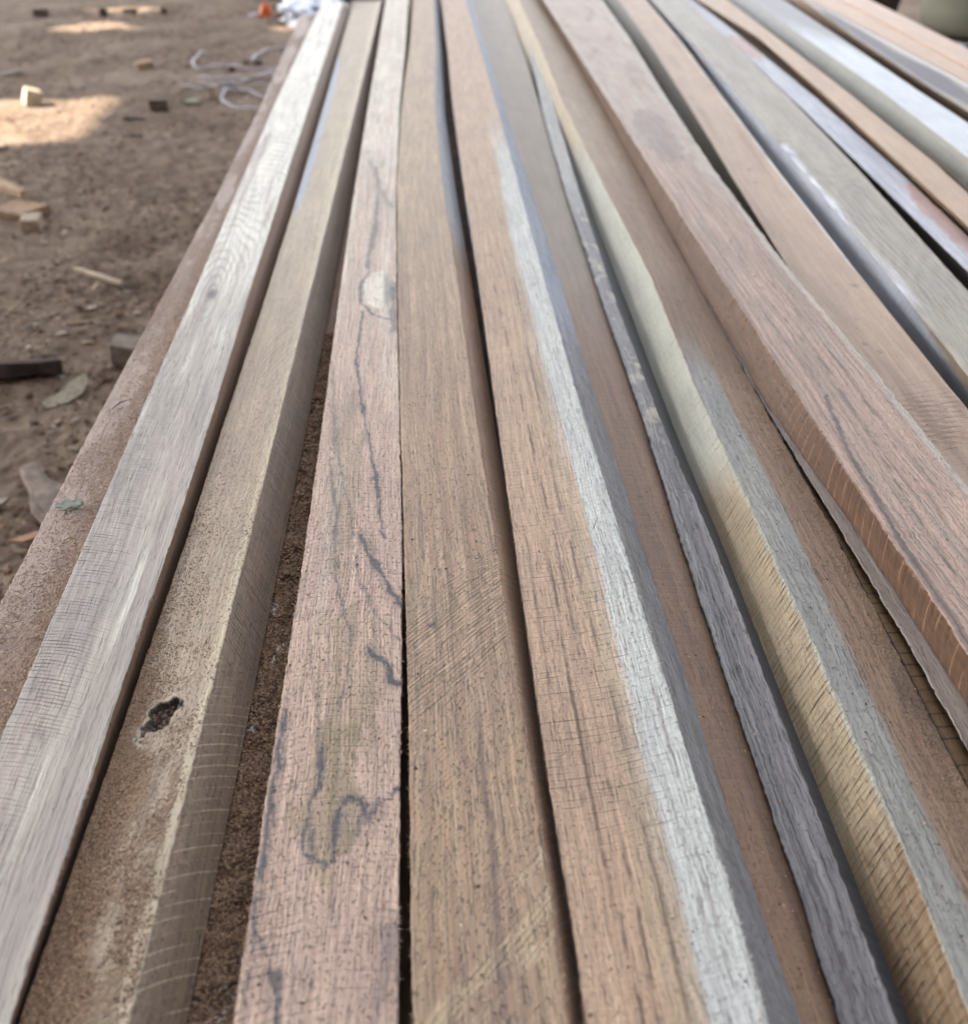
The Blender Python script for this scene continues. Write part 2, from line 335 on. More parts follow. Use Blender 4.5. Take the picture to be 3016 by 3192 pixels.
# ------------------------------------------------------------------ ground, added roof
def grid_axis(parts):
    a = [np.arange(p0, p1, st) for p0, p1, st in parts]; return np.concatenate(a + [[parts[-1][1]]])
def build_ground():
    xs = np.concatenate([[-900, -300, -100, -40, -20, -10, -6, -4], grid_axis([(-3, -1.8, .05), (-1.8, -1.0, .008), (-1.0, -0.25, .0045), (-0.25, 1.2, .06), (1.2, 3.2, .04)]), [4, 6, 10, 20, 40, 100, 300, 900]])
    ys = np.concatenate([[-900, -300, -100, -30, -10, -4, -1], grid_axis([(0, 0.7, .05), (0.7, 2.2, .0045), (2.2, 3.6, .010), (3.6, 7.5, .03)]), [9, 12, 20, 40, 100, 300, 900]])
    X, Y = np.meshgrid(xs, ys)
    z = 0.020 * fbm(X * 2.3, Y * 2.3, 3, 3) + 0.011 * fbm(X * 9, Y * 9, 5, 4)
    r = fbm(X * 34, Y * 34, 9, 4)
    z += 0.0060 * r * sm(-0.3, 0.5, fbm(X * 3, Y * 3, 21, 3)) + 0.004 * fbm(X * 90, Y * 90, 8, 3)
    z = z * np.exp(-np.maximum(0, np.abs(X) - 8) / 4)
    z -= z.max() * 0.5
    V = np.stack([X.ravel(), Y.ravel(), z.ravel()], 1)
    ny, nx = X.shape; i = np.arange(nx * (ny - 1)).reshape(ny - 1, nx)[:, :-1].ravel()
    F = np.stack([i, i + 1, i + nx + 1, i + nx], 1)
    m = bpy.data.materials.new("packed_dirt"); m.use_nodes = True; nt = m.node_tree; nt.nodes.clear(); T = NT(nt)
    tc = T.n("ShaderNodeTexCoord"); P = tc.outputs["Object"]
    a = T.noise(P, 3.0, 5, 0.6); b = T.noise(P, 30.0, 6, 0.68); c = T.noise(P, 260.0, 4, 0.7); d = T.noise(P, 90, 3, 0.6)
    col = T.mix(T.ramp(b, 0.36, 0.64), lin((98, 83, 71)), lin((140, 121, 105)))
    col = T.mix(T.ramp(a, 0.42, 0.62, 0, .5), col, lin((154, 136, 119)))
    col = T.mix(T.ramp(c, 0.56, 0.68, 0, .55), col, lin((64, 54, 46)))
    col = T.mix(T.ramp(d, 0.62, 0.70, 0, .6), col, lin((190, 168, 146)))
    bs = T.n("ShaderNodeBsdfPrincipled"); T.put(bs.inputs["Base Color"], col); bs.inputs["Roughness"].default_value = 0.92
    bs.inputs["Specular IOR Level"].default_value = 0.2
    bp = T.n("ShaderNodeBump"); T.put(bp.inputs["Height"], T.m('ADD', b, T.m('MULTIPLY', c, 0.5))); bp.inputs["Distance"].default_value = 0.010; bp.inputs["Strength"].default_value = 0.8
    out = T.n("ShaderNodeOutputMaterial"); nt.links.new(bp.outputs[0], bs.inputs["Normal"]); nt.links.new(bs.outputs[0], out.inputs[0])
    o = mesh_obj("ground", V, F, m, smooth=True); tag(o, kind="structure")
    return xs, ys, z
GX, GY, GZ = build_ground()
def gz(x, y):
    x = np.asarray(x, float); y = np.asarray(y, float)
    i = np.clip(np.searchsorted(GX, x) - 1, 0, len(GX) - 2); j = np.clip(np.searchsorted(GY, y) - 1, 0, len(GY) - 2)
    fx = (x - GX[i]) / (GX[i + 1] - GX[i]); fy = (y - GY[j]) / (GY[j + 1] - GY[j])
    return (GZ[j, i] * (1 - fx) + GZ[j, i + 1] * fx) * (1 - fy) + (GZ[j + 1, i] * (1 - fx) + GZ[j + 1, i + 1] * fx) * fy

# added unseen roof up in the sun's direction: it shades the yard, its gaps are cut to shape the sun patches
SHADEZ = 5.0
sh = SUN * (SHADEZ / SUN.z)
def rp(pts): return [Vector((x + sh.x, y + sh.y, 0)) for x, y in pts]
outer = rp([(-3.3, -3.5), (4.6, -3.5), (4.6, 9.5), (-3.3, 9.5)])
holes = [rp([(-1.75, 3.40), (-0.96, 3.44), (-0.96, 2.92), (-1.15, 2.80), (-1.7, 2.66)]),
         rp([(-1.62, 4.93), (-1.52, 5.12), (-1.42, 5.13), (-1.22, 4.93), (-1.28, 4.86), (-1.50, 4.84)]),
         rp([(-0.63, 4.90), (-0.50, 4.94), (-0.50, 4.84), (-0.60, 4.82)]),
         rp([(-1.62, 5.5), (-1.45, 5.6), (-1.2, 5.55), (-1.4, 5.42)])]
polys = [outer] + holes
flat = [v for pl in polys for v in pl]
tris = tessellate_polygon(polys)
V = [(v.x, v.y, SHADEZ) for v in flat]
shadem = plain("sunshade_grey", (120, 118, 112), 0.7, (90, 84, 78), 3.0)
roof = bpy.data.objects.new("added_sunshade", None); COL.objects.link(roof); roof.location = (sh.x, sh.y, 0)
tag(roof, "added unseen roof with gaps standing open on posts beside the yard", "roof")
ro = poly_obj("sunshade_sheet", [(x - sh.x, y - sh.y, z) for x, y, z in V], tris, shadem, roof)
sol = ro.modifiers.new("thick", 'SOLIDIFY'); sol.thickness = 0.004
for px, py in ((-3.2, -3.4), (4.5, -3.4), (4.5, 9.4), (-3.2, 9.4)):
    poly_obj("post", [(px + a * .05, py + b_ * .05, z) for z in (-.2, SHADEZ - .01) for a, b_ in ((-1, -1), (1, -1), (1, 1), (-1, 1))],
             [(0, 1, 5, 4), (1, 2, 6, 5), (2, 3, 7, 6), (3, 0, 4, 7), (4, 5, 6, 7)], shadem, roof)

# added unseen wall behind the camera: the near side of everything is in its shade
wallm = plain("shade_wall_grey", (112, 104, 96), 0.9, (92, 84, 76), 2.0)
poly_obj("added_shade_wall", [(x, y, z) for z in (-.2, 4.2) for x, y in ((-7, -1.45), (7, -1.45), (7, -1.25), (-7, -1.25))],
         [(0, 1, 2, 3)[::-1], (4, 5, 6, 7), (0, 1, 5, 4), (1, 2, 6, 5), (2, 3, 7, 6), (3, 0, 4, 7)], wallm)
tag(bpy.data.objects["added_shade_wall"], "added unseen shade wall behind the near end of the stack", "wall")

# ------------------------------------------------------------------ boards
YA = np.array(ST)
def wid(Y, t, W, s):
    """uneven width factor of a stain line"""
    return np.clip(.9 + 1.2 * fbm(Y * 45, t * W * 110, s + 90, 3), .5, 1.8)
def polydist(Y, t, pts, W, warp=0.0012, s=1):
    """distance (m) on the face to a broken line given as (Y, fraction across)"""
    y = Y + warp * 2.5 * fbm(Y * 150, t * W * 300, s, 3); x = t * W + warp * fbm(Y * 170, t * W * 350, s + 5, 3)
    best = np.full(Y.shape, 9.0)
    for (y0, t0), (y1, t1) in zip(pts[:-1], pts[1:]):
        ax, ay, bx, by = t0 * W, y0, t1 * W, y1
        dx, dy = bx - ax, by - ay
        k = np.clip(((x - ax) * dx + (y - ay) * dy) / (dx * dx + dy * dy + 1e-12), 0, 1)
        best = np.minimum(best, np.hypot(x - ax - k * dx, y - ay - k * dy))
    return best
def blob(Y, t, y0, t0, ry, rt, W, s=3, rag=0.25):
    q = np.hypot((Y - y0) / ry, (t - t0) / rt)
    return sm(1.15, 0.8, q + rag * fbm(Y * 90, t * W * 250, s, 3))

def make_board(key, name, label, mtop, mside, y0=-0.6, y1=3.1, ntop=26, nside=8, fine=0.0012, paint=None,
               paint_side=None, dent=None, rag=1.0, seed=0, cat="board", group=None, cup=0.0, far=0.006):
    xa, xc, zL, zR, side, xd, Tk = TAB[key]
    xa = np.array(xa) / 1000; xc = np.array(xc) / 1000
    ys = np.concatenate([np.arange(y0, 0.13, 0.012), np.arange(0.13, 0.75, fine), np.arange(0.75, 1.3, fine * 2.2), np.arange(1.3, y1, far), [y1]])
    ys = ys[(ys >= y0) & (ys <= y1)]
    def ip(a):
        return np.interp(ys, YA, a)
    def smooth(a):   # soften the corners between stations
        b = ip(a); n = 15
        return b
    XL, XR = smooth(xa), smooth(xc)
    XR = np.maximum(XR, XL + 0.006)
    ZL = HB + zL / 1000; ZR = HB + zR / 1000; Tm = Tk / 1000
    wz = 0.0006 * vn(ys * 3.1, 0.5, seed + 3)
    def rg(s, side_):
        return 1.5 * rag * (0.00028 * fbm(ys * 55, 0.3, s, 3) + 0.00026 * fbm(ys * 420, 0.7, s + 1, 2)) + side_ * 0.0007 * sm(.30, .75, fbm(ys * 75, 1.7, s + 2, 3))
    eL = XL + rg(seed + 10, 1); eR = XR + rg(seed + 20, -1)
    if side == 'R':
        bR = np.array(xd) / 1000; bR = ip(bR); zbR = ZR - Tm; bL = XL + 0.001; zbL = ZL - Tm
        bR = np.maximum(bR, XL + 0.012)
    elif side == 'L':
        bL = ip(np.array(xd) / 1000); zbL = ZL - Tm; bR = XR - 0.001; zbR = ZR - Tm
    else:
        bL = XL + 0.001; bR = XR - 0.001; zbL = ZL - Tm; zbR = ZR - Tm
    bev = 0.00045
    tt = np.linspace(0, 1, ntop + 1)
    ring = []; UVd = []; UVt = []; seg = []
    W = XR - XL
    one = np.ones_like(ys)
    # left arris lowered, top, right arris lowered, right side, bottom, left side
    for t in tt:
        x = eL * (1 - t) + eR * t; z = ZL * (1 - t) + ZR * t + wz + cup * (4 * (t - .5) ** 2 - 1)
        if t in (0, 1): z = z - bev + 0.00015 * fbm(ys * 300, 3.3, seed + 40 + int(t), 2)
        ring.append((x, z)); UVd.append(t * W); UVt.append(t * one)
    # second row inside each arris sits at full height
    ring[1] = (eL + np.minimum(0.0006, W * .1) + 0 * ys, ZL + wz + cup * .9); ring[-2] = (eR - np.minimum(0.0006, W * .1), ZR + wz + cup * .9)
    UVd[1] = 0.0006 * one; UVd[-2] = W - 0.0006; UVt[1] = 0.0006 / W; UVt[-2] = 1 - 0.0006 / W
    ntp = len(ring)
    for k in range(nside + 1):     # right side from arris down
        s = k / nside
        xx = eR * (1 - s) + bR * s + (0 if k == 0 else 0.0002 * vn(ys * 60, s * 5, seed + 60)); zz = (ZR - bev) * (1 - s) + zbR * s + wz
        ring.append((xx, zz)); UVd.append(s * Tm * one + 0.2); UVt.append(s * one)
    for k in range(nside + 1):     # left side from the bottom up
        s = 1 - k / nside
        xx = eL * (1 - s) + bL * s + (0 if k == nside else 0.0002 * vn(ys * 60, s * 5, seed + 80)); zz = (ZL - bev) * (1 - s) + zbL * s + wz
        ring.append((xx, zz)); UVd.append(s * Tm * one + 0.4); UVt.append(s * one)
    M = len(ring); N = len(ys)
    P = np.zeros((N, M, 3)); D = np.zeros((N, M)); Tt = np.zeros((N, M))
    for k, (x, z) in enumerate(ring):
        P[:, k, 0] = x; P[:, k, 1] = ys; P[:, k, 2] = z; D[:, k] = UVd[k]; Tt[:, k] = UVt[k]
    if dent is not None: P[:, :ntp, 2] -= dent(P[:, :ntp, 1], Tt[:, :ntp], W[:, None])
    # segments: quads between k and k+1, skipping the doubled corner points
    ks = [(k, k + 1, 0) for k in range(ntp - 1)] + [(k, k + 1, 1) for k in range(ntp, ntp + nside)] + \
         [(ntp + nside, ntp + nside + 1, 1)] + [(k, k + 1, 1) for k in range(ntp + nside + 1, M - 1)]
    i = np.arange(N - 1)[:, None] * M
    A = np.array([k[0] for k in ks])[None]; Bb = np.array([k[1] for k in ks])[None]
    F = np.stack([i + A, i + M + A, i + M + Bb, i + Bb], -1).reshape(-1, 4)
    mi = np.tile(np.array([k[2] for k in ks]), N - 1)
    # end caps
    top = list(range(ntp)); 
    caps = []
    for base, flip in ((0, False), ((N - 1) * M, True)):
        q = [base, base + ntp - 1, base + ntp + nside, base + ntp + nside + 1]
        caps.append(q[::-1] if flip else q)
    F = np.concatenate([F, np.array(caps)]); mi = np.concatenate([mi, [1, 1]])
    cx0 = float(XL[0]); loc = (cx0, float(ys[0]), HB)
    V = P.reshape(-1, 3) - np.array(loc)
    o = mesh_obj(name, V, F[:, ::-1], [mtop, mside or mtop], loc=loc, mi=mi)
    me = o.data
    uvl = me.uv_layers.new(name="UVMap")
    li = np.empty(len(me.loops), dtype=np.int32); me.loops.foreach_get("vertex_index", li)
    uv = np.stack([P[:, :, 1].ravel()[li], D.ravel()[li]], 1).astype(np.float32)
    uvl.data.foreach_set("uv", uv.ravel())
    mask = np.zeros((N, M, 4)); rel = np.zeros((N, M, 4)); mask[..., 3] = 1; rel[..., 3] = 1; rel[..., 0] = 1
    if paint:
        r_ = paint(P[:, :ntp, 1], Tt[:, :ntp], W[:, None], P[:, :ntp, 0])
        for k_, v_ in r_.items():
            (mask if k_ in "RGB" else rel)[:, :ntp, "RGB".index(k_) if k_ in "RGB" else "sdf".index(k_)] = v_
    if paint_side:
        for a_, b_, lr in ((ntp, ntp + nside + 1, 'R'), (ntp + nside + 1, M, 'L')):
            r_ = paint_side(P[:, a_:b_, 1], Tt[:, a_:b_], Tm, lr)
            for k_, v_ in r_.items():
                (mask if k_ in "RGB" else rel)[:, a_:b_, "RGB".index(k_) if k_ in "RGB" else "sdf".index(k_)] = v_
    for nm, arr in (("mask", mask), ("relief", rel)):
        at = me.attributes.new(nm, 'FLOAT_COLOR', 'POINT'); at.data.foreach_set("color", np.clip(arr, 0, 1).astype(np.float32).ravel())
    tag(o, label, cat, group)
    BO[key] = dict(o=o, ys=ys, XL=XL, XR=XR, ZL=ZL, ZR=ZR, bL=bL, bR=bR, cup=cup)
    return o
BO = {}
GRP = "rough sawn boards laid side by side on the stack"

# dust and the like are real deposits: relief channel d; s = strength of the saw marks; f = ribbed saw relief
BLUE = (62, 70, 86)
# --- far left, dusty
def pt(Y, t, W, X):
    return dict(d=0.34 + 0.40 * fbm(Y * 9, t * 2, 4, 3) + 0.35 * sm(0.35, 0.95, t) + 0.15 * sm(1.2, .4, Y), s=0 * Y, B=sm(0.6, 1.0, t) * 0.8)
make_board('B0', "timber_board", "dusty pinkish board at the left edge of the stack with a leaf on it",
           wood("dusty_pink_wood", (172, 150, 137), (152, 130, 118), dust=(158, 134, 119), c3=(135, 118, 104), Pore=.5, Saw=0., Ring=.2, RingFreq=120., Fibre=.5),
           None, y1=2.48, ntop=30, paint=pt, seed=1, group=GRP, rag=1.5)
# --- pale board
def pt(Y, t, W, X):
    k = np.hypot((Y - .786) * .42, (t - .34) * W) + .0012 * fbm(Y * 60, t * 9, 5, 3)
    ph = np.hypot((Y - .79) * .20, (t - .30) * W * 1.0) + 0.0085 * fbm(Y * 5, t * 2.0, 15, 2) + .0012 * fbm(Y * 40, t * 8, 16, 2)
    arc = sm(.30, .0, np.abs((ph / .0046) % 1 - .5)) * sm(.71, .76, Y) * sm(1.75, 1.2, Y) * sm(.004, .007, k) * (.35 + .65 * sm(-.2, .3, fbm(Y * 12, t * 3, 17, 2)))
    return dict(R=np.maximum(sm(.0075, .002, k) * .7 + .3 * sm(.0016, .0, k), .40 * arc) ,
                G=sm(0.55, 1.0, Y + .25 * fbm(Y * 5, t * 3, 9, 3)) * .9 + 0.5 * sm(.15, .5, fbm(Y * 3.5, t * 4, 12, 3)),
                B=0.55 * sm(.1, .5, fbm(Y * 4, t * 5, 14, 3)),
                s=sm(.85, .3, t + .25 * fbm(Y * 6, t * 3, 3, 2)) * sm(.9, .45, Y) * (0.4 + 0.6 * sm(.26, .33, Y)) + .25 * sm(.25, .2, Y) * 0, f=0.3 * sm(.62, .52, t) * sm(.46, .5, Y) * sm(.75, .6, Y))
make_board('B1', "timber_board", "pale silvery grey board with a small bluish knot, second from the left",
           wood("pale_silver_wood", (182, 173, 164), (142, 130, 122), dark=(82, 84, 98), c2=(228, 224, 212), c3=(180, 164, 156), SawFreq=430., SawAng=0.10, SawCurve=7., Saw=1.0, Ring=.5, RingFreq=170., RingU=3.5, RingWarp=9., Fibre=.8, Streak=.55, Pore=.25, Rough=.55),
           wood("brown_side_a", (134, 104, 82), (108, 82, 64), Saw=.25, SawFreq=260., SawAng=.8, Fibre=.5, Streak=.6, Ring=.1), y1=2.62, ntop=34, paint=pt, seed=2, group=GRP)
# --- tan dusty board with the knot hole
KY, KT = 0.305, 0.44
def khole(Y, t, W):
    dy = Y - KY; dx = (t - KT) * W
    u = dy * 0.90 + dx * 0.43; v = -dy * 0.43 + dx * 0.90
    return np.hypot(u / 0.0108, v / 0.0056) + 0.60 * fbm(Y * 190, t * W * 240, 31, 3) + .5 * fbm(Y * 70, t * W * 90, 32, 2)
def dent(Y, t, W):
    q = khole(Y, t, W)
    return sm(1.08, .80, q) * (0.0036 + 0.004 * fbm(Y * 260, t * W * 260, 44, 3)) - 0.0004 * sm(1.6, 1.1, q)
def pt(Y, t, W, X):
    q = khole(Y, t, W)
    dd = sm(.48, .22, Y) * (0.44 + 0.45 * sm(.62, .0, t) + 0.5 * fbm(Y * 22, t * 3, 6, 3)) + .12 * fbm(Y * 8, t * 3, 7, 3)
    dd = dd * sm(.99, .84, t) * sm(1.0, 1.3, q)
    return dict(R=np.maximum(sm(1.16, .98, q) * np.clip(.85 + 1.1 * fbm(Y * 260, t * W * 260, 51, 3), .25, 1), 0),
                B=.9 * sm(.30, .12, t) * sm(.95, 1.1, Y) * sm(2.1, 1.7, Y), G=0.6 * sm(.75, .99, t) + .4 * sm(.5, 1., Y), d=dd,  # B: bluish highlight along the far left edge, painted into the colour
                s=1.5 * sm(.60, .64, Y) * sm(.80, .72, Y) * sm(.1, .6, t) + .25 * sm(.32, .45, Y), f=1.2 * sm(.60, .66, Y) * sm(.82, .74, Y) * sm(.05, .6, t))
def ps(Y, t, Tm, lr):
    return dict(f=sm(.36, .29, Y), s=sm(.29, .38, Y), B=0.35 * sm(.1, .4, fbm(Y * 12, t * 2, 8, 3)))
make_board('B2', "timber_board", "tan board with a dark open knot hole and crumbs of sawdust",
           wood("tan_dusty_wood", (178, 160, 138), (152, 132, 112), dark=(26, 24, 26), c2=(198, 184, 158), c3=(172, 177, 188), dust=(148, 122, 98), SawFreq=110., SawAng=-3., Saw=.7, Pale=.95, PaleFreq=85., PaleAng=-3.2, Fibre=.6, Pore=.9, Ring=.3, RingFreq=120., Streak=.6),
           wood("brown_side_b", (136, 116, 98), (114, 96, 82), c2=(196, 176, 152), c3=(128, 100, 80), Pale=.7, PaleFreq=165., PaleAng=-1.0, Saw=.8, SawFreq=330., SawAng=.75, Fibre=.5, Streak=.6, Ring=.12, k=.85),
           y1=2.66, ntop=46, nside=22, fine=.0009, paint=pt, paint_side=ps, dent=dent, seed=3, group=GRP)
# --- sunken sawdust covered board
def pt(Y, t, W, X):
    return dict(d=.98 - .9 * sm(.20, .36, fbm(Y * 60, t * 3, 5, 3)) * sm(.46, .36, Y), s=0 * Y, G=0 * Y + 1.0)
make_board('LB', "timber_board", "sunken board buried in brown sawdust between the knot hole board and blue stained board",
           wood("buried_wood", (150, 140, 130), (130, 120, 110), c2=(196, 190, 182), dust=(158, 131, 113), Saw=0., Pore=.3), None, ntop=16, paint=pt, seed=4, group=GRP, y1=2.6)
# --- pink board with blue stain lines
def pt(Y, t, W, X):
    Wm = 0.051
    L = lambda pts, w, s, wp=.0018: (lambda d_, k_: np.maximum(sm(1.1, .4, d_ / (w * k_)), .38 * sm(2.8, .8, d_ / (w * k_))) * np.clip(.55 + .5 * k_, 0, 1))(polydist(Y, t, pts, Wm, wp, s), wid(Y, t, Wm, s))
    R_ = np.zeros_like(Y)
    for pts, w, a, s in (
        ([(1.24, .2), (1.2, .25), (1.12, .5), (1.053, .66), (1.016, .9)], .006, .45, 1), ([(1.17, .45), (1.10, .57), (.951, .56), (.87, .46), (.84, .45)], .0035, .6, 2),
        ([(.83, .50), (.80, .36), (.76, .38), (.735, .6), (.72, .95)], .0016, .7, 3), ([(.80, .98), (.76, .95), (.70, .93)], .004, .6, 30),
        ([(.74, .42), (.649, .38), (.585, .49), (.536, .61), (.505, .67), (.47, .75), (.43, .80)], .0011, .85, 4),
        ([(.65, .02), (.558, .17), (.506, .16), (.451, .29), (.403, .33), (.37, .45), (.347, .55), (.30, .5)], .0010, .55, 5),
        ([(.60, .03), (.5, .30), (.45, .45), (.40, .55), (.37, .72), (.345, .98)], .0006, .5, 6),
        ([(.432, .57), (.425, .60), (.411, .69), (.393, .83), (.38, .92), (.37, 1.)], .0016, .9, 7), ([(.43, .58), (.415, .74)], .0032, .35, 8),
        ([(.342, .70), (.334, .78), (.328, .88), (.318, .92), (.314, .97), (.318, 1.)], .0013, .95, 9), ([(.34, .76), (.322, .88)], .0030, .45, 10),
        ([(.281, .37), (.262, .40), (.252, .33), (.240, .31), (.228, .33), (.2235, .46), (.226, .52), (.238, .53), (.249, .56), (.256, .62), (.252, .70), (.247, .76), (.251, .85), (.257, .99)], .0011, .9, 11),
        ([(.255, .60), (.252, .74), (.236, .70), (.25, .82)], .0022, .6, 12), ([(.246, .54), (.232, .54)], .0022, .5, 13), ([(.25, .33), (.226, .38)], .0022, .5, 31),
        ([(.371, .12), (.33, .22), (.281, .37)], .0009, .45, 14),
        ([(.31, .06), (.27, .05), (.23, .04), (.204, .03), (.19, .13), (.181, .21), (.170, .26), (.160, .27)], .0009, .85, 15), ([(.182, .22), (.168, .27)], .0022, .7, 16),
        ([(.196, .98), (.183, .91), (.171, .88), (.160, .84)], .0042, .45, 17), ([(.30, .08), (.2, .05), (.15, .07)], .0006, .6, 18)):
        R_ = np.maximum(R_, a * L(pts, w, s))
    kn = blob(Y, t, .787, .68, .042, .28, Wm, 5, .22)
    G_ = np.maximum(kn, (.15 * sm(.3, .5, Y) + .22 * sm(.55, .8, Y) + .25 * sm(.95, 1.3, Y)) + 0 * t) + .2 * sm(.1, .5, fbm(Y * 8, t * 4, 21, 3))
    R_ = R_ * (1 - kn * sm(.95, .6, t)) + .5 * kn * sm(.74, .80, t)
    fig = .34 * sm(.3, .0, np.abs(((t * Wm + .016 * fbm(Y * 5, t * 1.3, 51, 3)) / .006) % 1 - .5)) * sm(.85, 1.0, Y) * sm(-.3, .2, fbm(Y * 7, t * 2, 52, 2))
    R_ = np.maximum(R_, fig)
    olive = .45 * blob(Y, t, .33, .55, .05, .35, Wm, 7, .6) + .6 * blob(Y, t, .255, .45, .045, .25, Wm, 8, .5) + .4 * blob(Y, t, .5, .35, .1, .2, Wm, 9, .6)
    return dict(R=R_, G=G_, B=np.clip(olive, 0, .8) + 0.25 * sm(.2, .5, fbm(Y * 7, t * 5, 33, 3)), s=.55 + .5 * sm(.4, .0, t) * sm(.25, .2, Y) + 0 * Y)
make_board('B3', "timber_board", "pinkish board with dark blue wandering stain lines and a pale oval knot",
           wood("stained_pink_wood", (197, 169, 152), (172, 143, 126), dark=(54, 60, 74), c2=(228, 219, 203), c3=(152, 134, 106), SawFreq=300., SawAng=-.35, SawCurve=6., Saw=.5, Pore=1.15, Fibre=1.1, Ring=.28, RingFreq=140., RingU=3., RingWarp=6., Streak=.5, Blot=.6),
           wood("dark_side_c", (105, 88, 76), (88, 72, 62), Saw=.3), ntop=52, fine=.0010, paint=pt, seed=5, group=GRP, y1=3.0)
# --- tan board with diagonal saw band
def pt(Y, t, W, X):
    diag = Y - (.5 - t) * -.062
    db = lambda c, w: sm(w, w * .3, np.abs(Y + (t - .5) * -.05 - c) + .006 * fbm(Y * 70, t * 4, 3, 2))
    str_ = db(.350, .050)
    g2 = .8 * db(.178, .010) + .7 * db(.196, .006) * sm(.3, .8, t) + .8 * db(.165, .004)
    dots = sm(.0022, .0012, polydist(Y, t, [(.354, .25), (.3545, .27)], W, .0006, 3)) + sm(.0035, .0015, polydist(Y, t, [(1.382, .7), (1.385, .7)], .05, .001, 4)) + sm(.001, .0005, polydist(Y, t, [(.236, .375), (.2365, .38)], .05, .0003, 4))
    vs = .55 * sm(.0024, .0004, polydist(Y, t, [(.30, .62), (.25, .60), (.236, .64), (.20, .60), (.161, .60), (.12, .62)], .05, .0012, 6)) * sm(.31, .27, Y)
    vs2 = .35 * sm(.001, .0002, polydist(Y, t, [(.28, .12), (.2, .13), (.12, .16)], .05, .0006, 8))
    return dict(R=np.clip(dots + vs + vs2, 0, 1), G=np.clip(g2, 0, 1) * .8 + .4 * sm(.7, 1.1, Y), s=np.clip(str_ * 1.6 + .15, 0, 1.4) + .6 * np.clip(g2, 0, 1), f=np.clip(str_ * 1.3 + g2, 0, 1), B=.3 * sm(.0, .5, fbm(Y * 6, t * 3, 2, 3)))
def ps4(Y, t, Tm, lr):
    return dict(f=sm(.6, .4, Y), s=sm(.35, .5, Y), B=sm(.75, 1.1, Y))
make_board('B4', "timber_board", "plain tan board with a diagonal band of saw scratches in the middle",
           wood("tan_wood", (174, 148, 122), (146, 118, 94), dark=(92, 76, 78), c2=(194, 172, 140), c3=(156, 128, 104), SawFreq=330., SawAng=-1.0, Saw=1.2, Pale=.7, PaleFreq=150., PaleAng=-1.15, Pore=.9, Fibre=.9, Ring=.75, RingFreq=150., RingU=2.6, RingWarp=11., Streak=.8),
           wood("brown_side_d", (156, 122, 96), (132, 104, 82), c2=(186, 156, 130), c3=(158, 158, 164), Pale=.55, PaleFreq=190., PaleAng=-.9, Saw=.8, SawFreq=300., SawAng=.8, Fibre=.5), ntop=36, nside=10, paint=pt, paint_side=ps4, seed=6, group=GRP, y1=3.1)
# --- peach board with white sapwood
def pt(Y, t, W, X):
    tb = t + .04 * fbm(Y * 5, t * 3, 5, 2) + .10 * fbm(Y * 7, t * 26, 6, 3)
    L = lambda pts, w, s: sm(w, w * .2, polydist(Y, t, pts, .058, .0005, s))
    R_ = 1.0 * L([(.40, .30), (.33, .28), (.28, .27), (.24, .275), (.2, .28), (.15, .33)], .0007, 3) + .8 * L([(.8, .22), (.55, .33), (.42, .38), (.30, .40), (.2, .40), (.12, .44)], .0007, 4) \
        + .75 * L([(.8, .55), (.6, .52), (.45, .50), (.33, .55), (.25, .58), (.15, .56)], .0007, 6) + .5 * L([(.7, .12), (.5, .13), (.4, .12), (.25, .10)], .0005, 7) + .5 * L([(.45, .93), (.33, .90), (.25, .88), (.15, .85)], .0006, 8) \
        + .35 * L([(.4, .80), (.3, .78), (.2, .80), (.12, .77)], .0006, 9)
    return dict(R=np.clip(R_, 0, 1), G=sm(.54, .80, tb) * sm(1.6, .95, Y), B=.5 * sm(.42, .56, tb) * sm(.76, .60, tb) * sm(1.4, .8, Y),
                s=(1.0 - .6 * sm(.66, .8, t)) * sm(1.15, .7, Y) * sm(.20, .27, Y) + .25, f=.0 * Y + .12)
make_board('B5', "timber_board", "peach coloured board with close cross saw marks and a white sapwood edge",
           wood("peach_wood", (186, 158, 134), (168, 140, 116), dark=(96, 72, 60), c2=(194, 196, 192), c3=(176, 160, 134), SawFreq=290., SawAng=.08, SawCurve=-3., Saw=.5, Pore=.6, Fibre=.9, Ring=.6, RingFreq=190., RingU=1.2, RingWarp=2.5, Streak=.55, Rough=.55),
           wood("grey_blue_side", (136, 134, 134), (112, 110, 112), c2=(160, 164, 178), dark=(70, 70, 78), Saw=1., SawFreq=260., SawAng=1.3, Fibre=.8, Ring=.15, Rough=.5), ntop=44, nside=12, paint=pt, paint_side=lambda Y, t, Tm, lr: dict(G=sm(.5, .9, Y) + .2 * sm(.1, .5, fbm(Y * 30, t * 3, 3, 3))), seed=7, group=GRP, y1=3.1, rag=1.3)  # G: sky reflection on the far side face, put into its colour
# --- lower brown board
def pt(Y, t, W, X):
    return dict(R=.3 * sm(.001, .0002, polydist(Y, t, [(.8, .5), (.5, .55), (.3, .5), (.15, .55)], .03, .0012, 6)), d=.1 * sm(.9, 1, t) + 0 * Y, G=.75 * sm(.55, .95, Y) + 0 * t)
make_board('B6', "timber_board", "smooth warm brown board lying lower beside the white edged board",
           wood("warm_brown_wood", (140, 108, 83), (114, 86, 66), c2=(150, 136, 120), Saw=.1, Pore=.3, Fibre=.35, Ring=.6, RingFreq=200., RingU=1.2, RingWarp=3., Streak=.8), None, ntop=24, paint=pt, seed=8, group=GRP, y1=3.1, rag=2.2)
